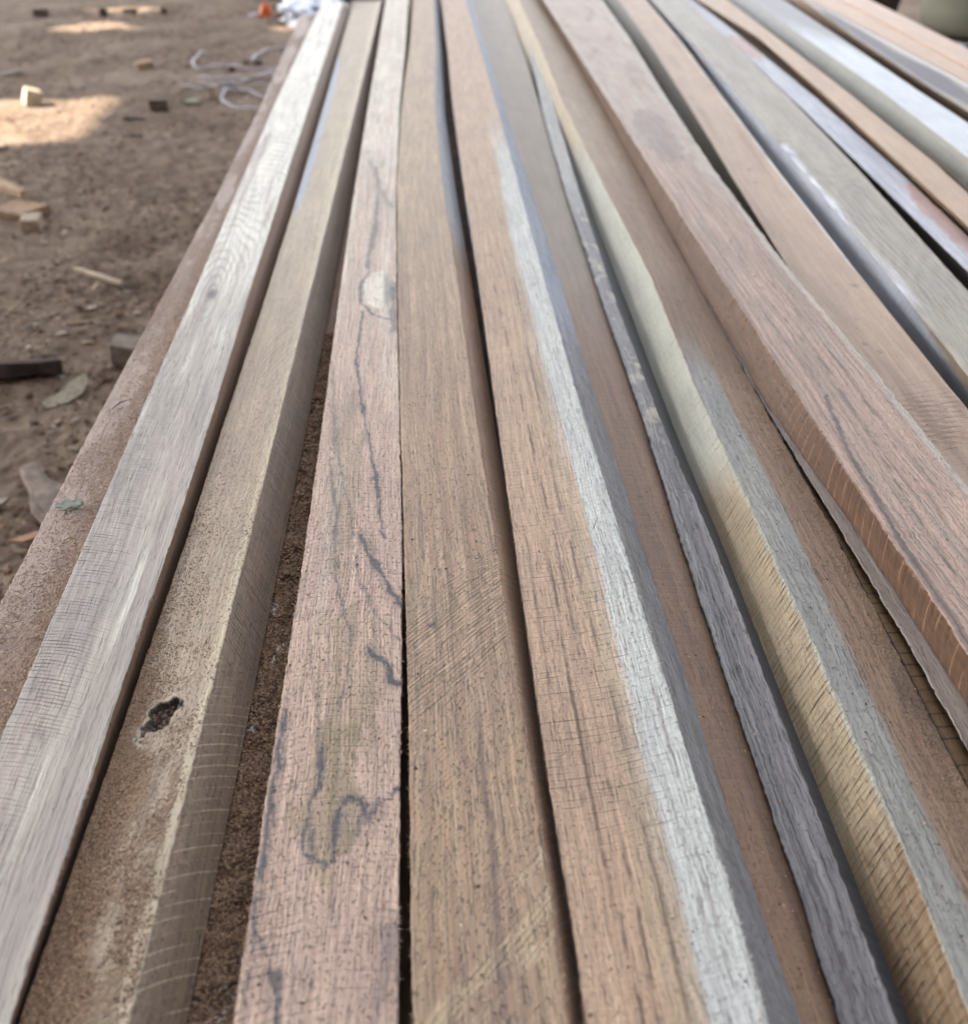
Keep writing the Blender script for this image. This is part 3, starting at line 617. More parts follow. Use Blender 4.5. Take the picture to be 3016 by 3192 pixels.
# --- bluish weathered slat
def pt(Y, t, W, X):
    mott = sm(.0, .35, fbm(Y * 55, t * 1.5 + Y * 30, 5, 3)) * sm(.5, .6, Y) * sm(1.25, .95, Y)
    return dict(B=.8 * mott, G=sm(.9, 1.15, Y) * .6, R=.45 * sm(.0008, .0002, polydist(Y, t, [(.5, .3), (.35, .45), (.25, .3), (.15, .5)], .018, .001, 6)), s=0 * Y + .2)
make_board('B7', "timber_board", "narrow bluish grey weathered slat with deep grain beside the dark gap",
           wood("weathered_blue_wood", (146, 143, 145), (102, 98, 99), dark=(60, 57, 60), c2=(176, 176, 172), c3=(176, 170, 158), Saw=.3, SawFreq=80., SawAng=.5, Pore=.4, Fibre=1.2, Ring=.6, RingFreq=420., RingU=2., RingWarp=3., Streak=.9, Rough=.5),
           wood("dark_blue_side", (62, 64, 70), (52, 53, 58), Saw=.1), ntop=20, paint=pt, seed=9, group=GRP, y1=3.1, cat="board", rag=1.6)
# --- sawn yellow green face with grey to brown top
def pt(Y, t, W, X):
    tb = t + .10 * fbm(Y * 9, t * 1.5, 5, 2)
    g = sm(.56, .30, tb) * sm(.75, .55, Y)
    return dict(G=g, R=.35 * sm(.0022, .0004, polydist(Y, t, [(.31, .8), (.27, .66), (.24, .72)], .045, .002, 6)) + .55 * sm(.05, .0, np.abs(Y - .30)) * sm(.012, .0, np.abs(t - .9) * .05) ,
                d=.28 * sm(.45, .9, tb) + .1, s=1.3 * sm(.60, .64, Y) * sm(.83, .72, Y), f=.5 * sm(.60, .64, Y) * sm(.83, .72, Y), B=sm(.9, 1.2, Y) * .5)
def psG(Y, t, Tm, lr):
    return dict(s=sm(.53, .43, Y) * (.55 + .7 * sm(-.3, .4, fbm(Y * 22, t * 2, 19, 3))) + .06, f=.35 * sm(.53, .43, Y), G=sm(.44, .53, Y + .02 * fbm(Y * 20, t * 3, 8, 3) - .03 * t) * sm(1.5, 1.0, Y) + sm(.07, .02, t + .03 * fbm(Y * 300, t, 4, 2)) * sm(1.2, .9, Y), B=.7 * sm(.27, .19, Y + .02 * fbm(Y * 30, t * 3, 9, 3)) + .5 * sm(.8, 1.0, t) * sm(.5, .4, Y) * 0,  # second term of G paints the bright highlight along the arris
                R=.35 * sm(.1, .5, fbm(Y * 100, t * 6, 4, 3)) * sm(.7, 1., t) * sm(.5, .4, Y))
make_board('G', "timber_board", "board turned to show a rough yellowish edge with slanting saw ridges",
           wood("grey_to_brown_wood", (150, 122, 98), (130, 104, 82), dark=(76, 62, 54), c2=(152, 151, 145), c3=(170, 150, 124), dust=(146, 118, 92), Saw=.8, SawFreq=240., SawAng=1.1, Pore=.5, Fibre=.8, Ring=.45, RingFreq=200., RingU=1.5, RingWarp=4., Streak=.5),
           wood("yellow_sawn_side", (174, 157, 130), (154, 136, 110), dark=(84, 68, 52), c2=(170, 170, 158), c3=(132, 104, 76), Saw=1.45, SawFreq=290., SawAng=.28, Pore=.6, Fibre=.5, Ring=.0, Streak=.35, Bump=.8), ntop=34, nside=26, paint=pt, paint_side=psG, seed=10, group=GRP, y1=3.1, rag=2.4)
# --- crack marked brown sliver and grey slat below the pink board
def ptQ(Y, t, W, X):
    band = np.abs(((Y + .002 * fbm(Y * 30, 1., 5, 2)) / 0.0078 + 0.5) % 1 - 0.5) * 2
    return dict(R=sm(.16, .04, band) * .9 * sm(.75, .5, t * 0 + .4) + .8 * sm(.06, .0, t), s=0 * Y)
make_board('Q', "timber_board", "thin brown strip with short dark cross cuts under the grey slat",
           wood("cracked_brown_wood", (142, 112, 78), (120, 92, 66), dark=(52, 46, 40), Saw=0., Fibre=.5, Pore=.4, Ring=.3), None, ntop=24, paint=ptQ, seed=11, group=GRP, y1=.62, cat="board", rag=1.5, fine=.001)
make_board('S', "timber_board", "thin grey weathered slat under the pink streaked board",
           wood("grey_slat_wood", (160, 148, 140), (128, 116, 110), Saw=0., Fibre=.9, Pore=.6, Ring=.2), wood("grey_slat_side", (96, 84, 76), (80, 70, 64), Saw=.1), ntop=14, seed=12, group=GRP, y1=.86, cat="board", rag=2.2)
# --- pink streaked board with orange brown edge
def pt(Y, t, W, X):
    L = lambda pts, w, s: sm(w, w * .2, polydist(Y, t, pts, .065, .0008, s))
    R_ = .75 * L([(.55, .28), (.48, .14), (.42, .10), (.36, .06), (.3, .05)], .0026, 3) + .6 * L([(.85, .45), (.7, .42), (.6, .5), (.5, .45), (.42, .36), (.34, .3)], .0009, 4) + .55 * L([(.75, .62), (.6, .68), (.45, .60), (.35, .55)], .0007, 6) \
        + .5 * L([(.9, .22), (.75, .2), (.62, .27), (.55, .28)], .0014, 8) + .35 * blob(Y, t, 1.25, .45, .14, .3, .065, 9, .5)
    return dict(R=np.clip(R_, 0, 1), G=.9 * sm(.86, .97, t + .03 * fbm(Y * 12, t, 2, 2)) + .3 * sm(.1, .5, fbm(Y * 5, t * 4, 6, 3)) + .5 * sm(.9, 1.3, Y), B=.6 * sm(.05, .4, fbm(Y * 9, t * 6, 12, 3)), s=0 * Y + .1)
def psH(Y, t, Tm, lr):
    return dict(f=sm(.62, .45, Y), s=.25 + 0 * Y, B=.5 * sm(.0, .4, fbm(Y * 9, t * 3, 3, 3)), R=.8 * sm(.04, .0, np.abs(t - .28)) * sm(.45, .35, Y))
make_board('H', "timber_board", "pinkish board with dark grain streaks and an orange brown edge face",
           wood("pink_streaked_wood", (188, 158, 140), (142, 116, 103), dark=(44, 40, 42), c2=(184, 172, 160), c3=(154, 134, 118), Saw=.1, SawFreq=200., Pore=.7, Fibre=.9, Ring=.95, RingFreq=210., RingU=1.6, RingWarp=5., Streak=.9),
           wood("orange_brown_side", (108, 79, 58), (82, 59, 43), dark=(56, 42, 34), c2=(186, 144, 116), c3=(122, 86, 62), Pale=.6, PaleFreq=100., PaleAng=-.2, Saw=.4, SawFreq=120., SawAng=.4, Fibre=.6, Ring=.4, RingFreq=260.), ntop=34, nside=16, paint=pt, paint_side=psH, seed=13, group=GRP, y1=3.2, rag=3.0)
# --- smooth tan board
def pt(Y, t, W, X):
    dots = 0
    for (y_, t_, w_) in ((.768, .80, .0045), (.70, .45, .002), (.655, .30, .003), (.640, .42, .003), (.60, .6, .0015), (.55, .7, .002), (.52, .5, .002), (.60, .85, .001), (1.13, .45, .005), (1.08, .4, .004)):
        dots = dots + .6 * sm(w_, w_ * .3, polydist(Y, t, [(y_, t_), (y_ + .001, t_)], .05, .0012, 3))
    band = .5 * sm(.045, .02, np.abs(Y - .535)) * sm(-.2, .3, np.sin((Y + .01 * t) * 900) + fbm(Y * 60, t, 5, 2))
    return dict(R=np.clip(dots, 0, 1), B=band + .4 * sm(.0, .5, fbm(Y * 5, t * 3, 5, 3)), G=.8 * sm(.93, .99, t) * sm(.7, .9, Y), s=.9 * sm(.07, .03, np.abs(Y - .535)))  # G: highlight on the right arris, painted as a pale edge
make_board('I', "timber_board", "smooth peach tan board with a bright right edge beside the blue shadow gap",
           wood("peach_tan_wood", (178, 152, 130), (162, 134, 112), dark=(88, 72, 64), c2=(216, 216, 212), c3=(148, 118, 94), Saw=.5, SawFreq=160., SawAng=-.2, Pore=.25, Fibre=.35, Ring=.15, Streak=.6), wood("olive_grey_side", (132, 128, 116), (118, 114, 104), Saw=.1, Fibre=.3),
           ntop=24, fine=.0022, paint=pt, seed=14, group=GRP, y1=3.2, rag=.8)
def pt(Y, t, W, X):
    return dict(G=.95 * sm(.22, .04, t + .06 * fbm(Y * 14, t, 3, 2)) * sm(.68, .76, Y) * sm(1.55, 1.2, Y + .5 * (Y > 1.0) * sm(.0, .2, vn(Y * 5, 0 * Y, 4))), B=.55 * sm(.0, .5, fbm(Y * 7, t * 3, 8, 3)), s=.2 + 0 * Y,  # G: whitish highlight on the left arris, put into the colour
                R=.50 * sm(.32, .0, np.abs(((t * W + .016 * fbm(Y * 3.2, t * 1.1, 41, 3) + .004 * np.sin(Y * 23)) / .0052) % 1 - .5)) * sm(-.25, .25, fbm(Y * 5, t * 3, 42, 2)) * sm(.5, .8, Y))
def psJ(Y, t, Tm, lr):
    return dict(B=sm(.78, .62, Y + .25 * t))
make_board('J', "timber_board", "olive grey board with wavy grain and a painted highlight along its left edge",
           wood("olive_grey_wood", (166, 158, 144), (148, 138, 126), dark=(70, 66, 62), c2=(216, 216, 224), c3=(158, 146, 128), Saw=.3, SawFreq=140., Pore=.2, Fibre=.6, Ring=.9, RingFreq=200., RingU=3.5, RingWarp=12., Streak=.5), wood("blue_grey_side", (170, 175, 186), (152, 157, 167), c3=(140, 124, 104), Saw=.1, Fibre=.3),
           ntop=26, fine=.0022, paint=pt, paint_side=psJ, seed=15, group=GRP, y1=3.3)
def pt(Y, t, W, X):
    return dict(B=.9 * blob(Y, t, .93, .9, .14, .5, .035, 5, .4) + .8 * blob(Y, t, 1.95, .5, .15, .6, .035, 6, .3), G=.4 * sm(.0, .5, fbm(Y * 7, t * 3, 8, 3)), s=.1 + 0 * Y, R=.2 * sm(.1, .5, fbm(Y * 10, t * 6, 18, 3)) + .4 * sm(.3, .0, np.abs(((t * W + .008 * fbm(Y * 3, t, 43, 3)) / .005) % 1 - .5)) * sm(-.2, .3, fbm(Y * 5, t * 3, 44, 2)))
make_board('K', "timber_board", "bluish white board with streaky grain and a pink patch at its near end",
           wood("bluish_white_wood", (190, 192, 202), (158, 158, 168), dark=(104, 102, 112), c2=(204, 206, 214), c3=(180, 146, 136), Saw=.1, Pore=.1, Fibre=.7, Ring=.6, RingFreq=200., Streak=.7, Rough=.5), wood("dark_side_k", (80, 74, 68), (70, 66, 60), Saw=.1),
           ntop=18, fine=.0025, paint=pt, seed=16, group=GRP, y1=3.3)
make_board('L', "timber_board", "narrow tan board wedged low between two bluish white boards",
           wood("sandy_wood", (180, 154, 128), (164, 136, 114), dark=(120, 96, 84), Saw=.1, Pore=.1, Fibre=.3, Ring=.15), wood("sandy_side", (142, 116, 92), (128, 104, 84), Saw=.1, Fibre=.3), ntop=14, fine=.003, seed=17, group=GRP, y1=3.3)
def pt(Y, t, W, X):
    return dict(B=.9 * sm(1.75, 2.35, Y + .25 * t) , G=.35 * sm(.0, .5, fbm(Y * 5, t * 3, 8, 3)), s=.1 + 0 * Y)
def psM(Y, t, Tm, lr):
    return dict(G=.5 * sm(1.5, 2.0, Y), B=.5 * sm(.0, .4, fbm(Y * 3, t * 2, 3, 2)))
make_board('M', "timber_board", "bluish white board with a grey green edge, far right of the stack",
           wood("chalk_white_wood", (202, 207, 214), (184, 190, 198), dark=(130, 132, 140), c2=(212, 214, 220), c3=(142, 142, 142), Saw=.1, Pore=.1, Fibre=.35, Ring=.12, Rough=.5), wood("grey_green_side", (146, 146, 136), (132, 132, 124), c2=(140, 142, 148), c3=(158, 142, 124), Saw=.1, Fibre=.4), ntop=18, fine=.003, paint=pt, paint_side=psM, seed=18, group=GRP, y1=3.3)
def pt(Y, t, W, X):
    return dict(R=1.0 * sm(.85, .35, np.abs(t - .38) * 2 + .5 * fbm(Y * 5, t * 2, 5, 3)) * sm(2.45, 2.2, Y), G=sm(.72, .86, t + .08 * fbm(Y * 5, t, 3, 2)), s=.1 + 0 * Y)
make_board('N', "timber_board", "board with a long dark grey stain between the chalky board and the pinkish ones",
           wood("grey_stained_wood", (158, 150, 138), (144, 136, 126), dark=(84, 78, 88), c2=(196, 192, 186), Saw=.1, Pore=.1, Fibre=.4, Ring=.1), wood("tan_side_n", (176, 148, 126), (160, 134, 112), Saw=.1, Fibre=.3), ntop=22, fine=.003, paint=pt, seed=19, group=GRP, y1=3.3)
make_board('O', "timber_board", "peach board second from the right edge of the stack",
           wood("pale_peach_wood", (196, 168, 144), (182, 154, 132), dark=(140, 112, 92), Saw=.1, Pore=.1, Fibre=.3, Ring=.12), None, ntop=14, fine=.003, seed=20, group=GRP, y1=3.3)
make_board('P', "timber_board", "outermost pinkish board along the right edge of the stack",
           wood("pinkish_wood", (200, 172, 152), (186, 158, 140), dark=(146, 118, 100), Saw=.1, Pore=.1, Fibre=.3, Ring=.12), None, ntop=14, fine=.003, seed=21, group=GRP, y1=3.3)

# --- what carries the visible layer
def box(x0, x1, y0, y1, z0, z1):
    V = [(x, y, z) for z in (z0, z1) for x, y in ((x0, y0), (x1, y0), (x1, y1), (x0, y1))]
    return V, [(0, 3, 2, 1), (4, 5, 6, 7), (0, 1, 5, 4), (1, 2, 6, 5), (2, 3, 7, 6), (3, 0, 4, 7)]
under = plain("under_wood", (120, 98, 78), .8, (92, 74, 60), 30.)
Vb, Fb = box(-.045, .045, -.5, 3.1, -.018, 0)
low = None
for k in range(13):
    xx = -.12 + k * .098
    if low is None:
        low = poly_obj("lower_board", Vb, Fb, under, loc=(xx, 0, HB - .052), bevel=.001)
    else:
        c = low.copy(); COL.objects.link(c); c.location.x = xx; low_k = c
    tag(low if k == 0 else low_k, "plain board of the shaded layer underneath the sawn boards", "board", "boards of the layer underneath")
tr = None
for k, yy in enumerate((0.25, 1.35, 2.3)):
    t_ = bpy.data.objects.new("trestle", None); COL.objects.link(t_); t_.location = (.48, yy, 0)
    tag(t_, ["low timber trestle under the near end of the stack", "low timber trestle under the middle of the stack", "low timber trestle under the far end of the stack"][k], "trestle", "trestles carrying the boards")
    V, F = box(-.68, .72, -.035, .035, HB - .14, HB - .0705); poly_obj("beam", V, F, under, t_, bevel=.002)
    for lx in (-.6, 0, .62):
        V, F = box(lx - .03, lx + .03, -.03, .03, -.03, HB - .141); poly_obj("leg", V, F, under, t_, bevel=.002)

# ------------------------------------------------------------------ loose sawdust and splinters
OCT = np.array([(1, 0, 0), (-1, 0, 0), (0, 1, 0), (0, -1, 0), (0, 0, 1), (0, 0, -1)], float)
OF = np.array([(0, 2, 4), (2, 1, 4), (1, 3, 4), (3, 0, 4), (2, 0, 5), (1, 2, 5), (3, 1, 5), (0, 3, 5)])
def grains(name, label, P, size, mat, stretch=1.6, flat=.6, parent=None, cat=None, seed=1):
    r = np.random.default_rng(seed); n = len(P)
    S = np.stack([size * stretch, size, size * flat], 1)[:, None, :] * OCT[None] * r.uniform(.6, 1.3, (n, 6, 3))
    a = r.uniform(0, 2 * np.pi, n); b = r.uniform(-.7, .7, n)
    ca, sa, cb, sb = np.cos(a), np.sin(a), np.cos(b), np.sin(b)
    x, y, z = S[..., 0], S[..., 1], S[..., 2]
    x, z = x * cb[:, None] - z * sb[:, None], x * sb[:, None] + z * cb[:, None]
    x, y = x * ca[:, None] - y * sa[:, None], x * sa[:, None] + y * ca[:, None]
    V = np.stack([x, y, z], -1) + P[:, None, :]
    F = (OF[None] + 6 * np.arange(n)[:, None, None]).reshape(-1, 3)
    base = P.mean(0)
    nm = len(mat) if isinstance(mat, list) else 1
    mi = np.repeat(r.integers(0, nm, n), 8)
    o = mesh_obj(name, V.reshape(-1, 3) - base, F, mat, loc=tuple(base), mi=mi)
    if parent: o.parent = parent; o.matrix_parent_inverse = parent.matrix_world.inverted()
    tag(o, label, cat, kind="stuff"); return o
def on_board(key, n, ya, yb, prob, seed):
    r = np.random.default_rng(seed); b = BO[key]
    y = ya + (yb - ya) * r.uniform(0, 1, n) ** 1.5; t = r.uniform(0.012, .988, n)
    keep = r.uniform(0, 1, n) < prob(y, t); y = y[keep]; t = t[keep]
    xl = np.interp(y, b['ys'], b['XL']); xr = np.interp(y, b['ys'], b['XR'])
    return np.stack([xl + (xr - xl) * t, y, b['ZL'] * (1 - t) + b['ZR'] * t + b['cup'] * (4 * (t - .5) ** 2 - 1)], 1), t
gm = [plain("sawdust_light", (176, 150, 124), .9, (150, 124, 100), 900., 0), plain("sawdust_mid", (146, 118, 94), .9, (120, 96, 78), 900., 0), plain("sawdust_dark", (104, 80, 64), .9, (84, 66, 54), 900., 0), plain("sawdust_pale", (206, 188, 160), .8, (190, 170, 142), 900., 0)]
r = np.random.default_rng(3)
P, t = on_board('B2', 62000, .13, .60, lambda y, t: np.clip((.12 + .75 * sm(.65, .05, t) + .8 * fbm(y * 60, t * 4, 61, 3)) * sm(.58, .22, y), 0, 1) * (khole(y, t, .036) > 1.1), 11)
grains("sawdust_crumbs", "crumbly sawdust scattered on the tan knot hole board", P, r.uniform(.00016, .00052, len(P)), [gm[0], gm[1], gm[1], gm[2]], cat="sawdust", seed=2)
P, t = on_board('B2', 9000, KY - .016, KY + .016, lambda y, t: (khole(y, t, .036) < .95) * .30, 31)
P[:, 2] -= .0030
grains("hole_filling", "broken dark bark and crumbs packed inside the knot hole", P, r.uniform(.0003, .0011, len(P)), [gm[2], plain("charred_bark", (44, 40, 42), .85, (30, 28, 30), 600., .2), gm[1]], cat="bark crumbs", stretch=2.0, seed=12)
P, t = on_board('LB', 42000, .13, .75, lambda y, t: sm(1., .6, y) * (.25 + .75 * sm(.30, .12, fbm(y * 60, t * 3, 5, 3))), 12)
P[:, 2] += .0040 * np.clip(fbm(P[:, 1] * 110, P[:, 0] * 110, 3, 3) + .25, 0, 1) * r.uniform(0, 1, len(P))
grains("sawdust_heap", "thick brown sawdust filling the groove over the sunken board", P, r.uniform(.0003, .0010, len(P)), [gm[1], gm[0], gm[2], gm[1]], cat="sawdust", stretch=1.9, seed=3)
P, t = on_board('B0', 14000, .30, 1.1, lambda y, t: np.clip(.25 + .5 * t + .5 * fbm(y * 25, t * 3, 8, 3), 0, 1) * sm(1.2, .5, y), 13)
grains("sawdust_film", "fine pinkish sawdust spread over the dusty left edge board", P, r.uniform(.0002, .0006, len(P)), [gm[0], gm[3], gm[0], gm[1]], cat="sawdust", seed=4)
A = []
for k, (key, n, ya, yb) in enumerate((('B3', 900, .15, .6), ('B4', 900, .15, .6), ('B5', 250, .15, .6), ('B6', 500, .15, .6), ('B7', 120, .15, .6), ('G', 1500, .18, .9), ('H', 500, .35, 1.), ('I', 500, .5, 1.1), ('B1', 160, .25, .8))):
    A.append(on_board(key, n, ya, yb, lambda y, t: np.full(y.shape, .8), 20 + k)[0])
P = np.concatenate(A)
grains("sawdust_specks", "sparse specks of sawdust lying on the boards in the middle", P, np.clip(r.lognormal(-8.35, .45, len(P)), .00012, .0008), [gm[0], gm[2], gm[3], gm[2]], cat="sawdust", seed=5)

def splinters(key, edge, n, ya, yb, col, seed, ln=(.0006, .0025), name="edge_splinters"):
    r = np.random.default_rng(seed); b = BO[key]
    y = ya + (yb - ya) * r.uniform(0, 1, n) ** 1.3
    keep = r.uniform(0, 1, n) < sm(-.3, .3, fbm(y * 45, 0.5, seed, 3)) + .12; y = y[keep]; n = len(y)
    x = np.interp(y, b['ys'], b['XL'] if edge == 'L' else b['XR']); z = np.full(n, b['ZL'] if edge == 'L' else b['ZR']) - .0004
    out = -1 if edge == 'L' else 1
    L = r.uniform(*ln, n); w = r.uniform(.00008, .0002, n)
    dx = out * r.uniform(-.3, 1., n); dy = r.uniform(-1, 1, n); dz = r.uniform(-.6, .6, n); q = np.sqrt(dx**2 + dy**2 + dz**2) + 1e-6
    d = np.stack([dx / q, dy / q, dz / q], 1) * L[:, None]; p = np.stack([x, y, z], 1)
    s = np.stack([0 * w, w, 0 * w], 1); u = np.stack([w, 0 * w, w], 1)
    V = np.stack([p - s, p + s, p + u, p + d], 1)
    F = (np.array([(0, 1, 3), (1, 2, 3), (2, 0, 3), (0, 2, 1)])[None] + 4 * np.arange(n)[:, None, None]).reshape(-1, 3)
    loc = np.array(b['o'].location)
    o = mesh_obj(name, V.reshape(-1, 3) - loc, F, plain("splinter_%s" % key.lower(), col, .8, None, 500., 0), parent=b['o'])
    tag(o, kind="stuff")
splinters('B4', 'L', 700, .14, .8, (178, 152, 126), 1); splinters('B4', 'R', 1500, .14, .9, (182, 156, 132), 2)
splinters('B3', 'R', 700, .14, .6, (190, 166, 152), 3); splinters('B3', 'L', 700, .14, .7, (192, 168, 152), 4)
splinters('B5', 'L', 900, .14, .9, (192, 158, 134), 5); splinters('B5', 'R', 1100, .14, .9, (215, 212, 206), 6)
splinters('B6', 'R', 1300, .14, .9, (96, 74, 60), 7, (.0006, .003)); splinters('B6', 'L', 800, .2, .9, (96, 74, 60), 8, (.0006, .003))
splinters('G', 'L', 2600, .17, .9, (226, 216, 190), 9, (.0004, .0014)); splinters('B2', 'R', 900, .15, .8, (196, 180, 158), 10)
splinters('H', 'L', 1600, .35, 1.2, (186, 156, 140), 11, (.0008, .003)); splinters('H', 'R', 900, .4, 1.1, (210, 200, 190), 12, (.0006, .002))
splinters('B1', 'R', 900, .2, 1., (196, 184, 174), 13); splinters('G', 'R', 900, .25, .6, (60, 52, 46), 14); splinters('B1', 'L', 700, .35, 1., (190, 180, 172), 15)
def stick(name, label, pts, rad, mat, cat, parent=None, flat=1.0, n=6, group=None, taper=True, closed=False):
    """a thin bent rod through pts"""
    P = [Vector(p) for p in pts]; V = []; F = []
    for i, p in enumerate(P):
        d = (P[min(i + 1, len(P) - 1)] - P[max(i - 1, 0)]).normalized()
        a = d.cross(Vector((0, 0, 1)));  a = a.normalized() if a.length > 1e-4 else Vector((1, 0, 0)); b = a.cross(d).normalized()
        k = i / (len(P) - 1); rr = rad * (1 - .8 * abs(2 * k - 1) ** 3 if taper else 1)
        for j in range(n):
            t = 2 * math.pi * j / n; V.append(p + (a * math.cos(t) + b * math.sin(t) * flat) * rr)
    for i in range(len(P) - 1):
        for j in range(n): F.append((i * n + j, i * n + (j + 1) % n, (i + 1) * n + (j + 1) % n, (i + 1) * n + j))
    F.append(tuple(range(n))[::-1]); F.append(tuple((len(P) - 1) * n + j for j in range(n)))
    c = Vector(P[0]); o = poly_obj(name, [v - c for v in V], F, mat, parent, loc=c, smooth=True)
    if cat: tag(o, label, cat, group)
    return o
dkw = plain("dark_fibre", (60, 48, 42), .8)
stick("splinter", "tiny dark hair splinter sticking up beside the dark gap of the peach board", [(.0875, .4195, HB + .001), (.0895, .424, HB + .005), (.092, .428, HB + .009)], .00022, dkw, "splinter")
paleb = plain("pale_fibre", (196, 182, 160), .8)

# leaf and sliver on the dusty board
def leaf(name, label, x, y, z, L, Wd, rot, mat, curl=.15, seed=0, lobes=True):
    r = np.random.default_rng(seed); n, m = 12, 6; V = []; F = []
    for i in range(n + 1):
        u = i / n
        for j in range(m + 1):
            v = 2 * j / m - 1
            w = math.sin(math.pi * min(max(u, .02), .98)) ** .6 * (1 + (.35 * math.sin(u * 15 + seed) if lobes else 0) * abs(v))
            V.append(((u - .5) * L, v * Wd * .5 * w, curl * L * ((u - .5) ** 2 * 1.6 + .5 * v * v * w) + .0008 * float(r.uniform(-1, 1)) * (L / .03)))
    for i in range(n):
        for j in range(m):
            a = i * (m + 1) + j; F.append((a, a + 1, a + m + 2, a + m + 1))
    o = poly_obj(name, V, F, mat, loc=(x, y, z), rot=(0, 0, rot), smooth=True)
    s = o.modifiers.new("thick", 'SOLIDIFY'); s.thickness = .0005
    tag(o, label, "leaf"); return o
lm = plain("dry_green_leaf", (146, 152, 140), .7, (116, 124, 112), 120., .5, .001)
leaf("dry_leaf", "dried grey green leaf lying on the dusty left edge board", -.2085, .482, HB - .0065, .016, .010, .1, lm, .06, 2)
dk = plain("dark_sliver", (64, 62, 64), .7)
stick("wood_sliver", "dark sliver of wood lying on the dusty board above the leaf", [(-.2125, .598, HB - .006), (-.207, .602, HB - .003), (-.2005, .609, HB - .004)], .0011, dk, "sliver", flat=.4)
for i, (x, y, rr, lb) in enumerate(((-.200, .655, .0012, 0),)):
    pass

# ------------------------------------------------------------------ litter on the yard
def cm(n, a, b, **k): return wood(n, a, b, **dict(dict(Saw=.3, Ring=.3, Fibre=.6, Pore=.3), **k))
def offcut(name, label, x, y, sx, sy, sz, rz, tilt=(0, 0), mat=None, sink=.004, skew=0., cat="offcut"):
    if y > 3.8: sx, sy, sz = sx * .8, sy * .8, sz * .75
    r = np.random.default_rng(int(abs(x * 1000) + abs(y * 777)))
    V, F = box(-sx / 2, sx / 2, -sy / 2, sy / 2, 0, sz)
    V = [(v[0] + skew * v[1] + r.uniform(-1, 1) * sx * .04, v[1] + r.uniform(-1, 1) * sy * .05, v[2] + r.uniform(-1, 1) * sz * .05) for v in V]
    o = poly_obj(name, V, F, mat, loc=(x, y, float(gz(x, y)) - sink), rot=(tilt[0], tilt[1], rz), bevel=.0012)
    tag(o, label, cat); return o
m_pale = plain("offcut_pale", (184, 168, 146), .7, (160, 142, 122), 60., .4)
m_grey = plain("offcut_grey", (150, 140, 128), .8, (124, 112, 100), 60., .4)
m_tan = plain("offcut_tan", (172, 146, 118), .8, (146, 120, 98), 60., .4)
m_dark = plain("offcut_dark", (104, 88, 78), .85, (76, 64, 56), 60., .4)
m_black = plain("bark_black", (78, 60, 54), .9, (46, 36, 33), 40., .8)
offcut("wood_offcut", "small pale block standing in the bright patch of sunlight", -1.215, 3.37, .045, .06, .05, .5, (.0, .35), m_pale)
offcut("wood_stick", "short tan stick lying above the two wood blocks at the left edge", -.985, 2.43, .20, .024, .022, -.80, (0, 0), m_tan, cat="stick")
offcut("wood_offcut", "flat tan wedge shaped block behind the pale topped block", -.888, 2.235, .085, .065, .026, -.25, (.1, .05), m_tan, skew=.5)
offcut("wood_offcut", "pale topped cube shaped block at the left edge of the yard", -.828, 2.135, .040, .040, .034, .03, (.1, 0), m_pale)
offcut("wood_offcut", "grey topped block half hidden behind the dusty left edge board", -.455, 1.43, .062, .04, .042, -.12, (.05, .1), m_grey)
offcut("wood_offcut", "tan block with a dark shadowed side near the string tangle", -.985, 3.97, .075, .05, .035, .5, (.1, -.1), m_tan)
offcut("wood_offcut", "dark block lying alone below the string tangle", -.783, 3.24, .055, .03, .038, .05, (0, 0), m_dark)
offcut("wood_offcut", "flat dark chip just left of the dark block", -.835, 3.13, .06, .02, .012, -.1, (0, .1), m_dark)
offcut("wood_offcut", "thin dark sliver of wood below the dark block", -.790, 2.91, .055, .012, .007, .05, (0, 0), m_dark, sink=.001)
offcut("wood_offcut", "small cream topped block beside the loops of string", -.65, 3.43, .03, .03, .04, .1, (0, 0), m_pale)
offcut("wood_offcut", "dark brown block near the top left corner of the yard", -1.775, 5.36, .085, .05, .055, .05, (0, 0), m_dark)
offcut("wood_offcut", "small black lump behind the far sun patch", -1.465, 5.30, .045, .045, .05, .4, (0, 0), m_black)
offcut("wood_offcut", "brown chip to the right of the far sun patch", -1.375, 5.45, .085, .04, .03, .1, (0, 0), m_dark)
offcut("wood_offcut", "dark chip between the far sun patch and the orange wrapper", -1.205, 5.43, .04, .05, .04, .2, (0, 0), m_dark)
offcut("wood_offcut", "dark chip at the upper edge of the yard", -1.43, 6.0, .08, .05, .04, .1, (0, 0), m_dark)
offcut("wood_offcut", "grey broken stick end at the upper left edge of the yard", -1.45, 3.88, .03, .14, .025, -.45, (0, .2), m_grey)
offcut("wood_offcut", "dark green grey lump close to the far left board edge", -.60, 4.05, .09, .05, .022, .1, (0, 0), m_dark)
offcut("wood_offcut", "small dark lump inside the loops of string", -.66, 3.92, .03, .03, .025, .1, (0, 0), m_black)
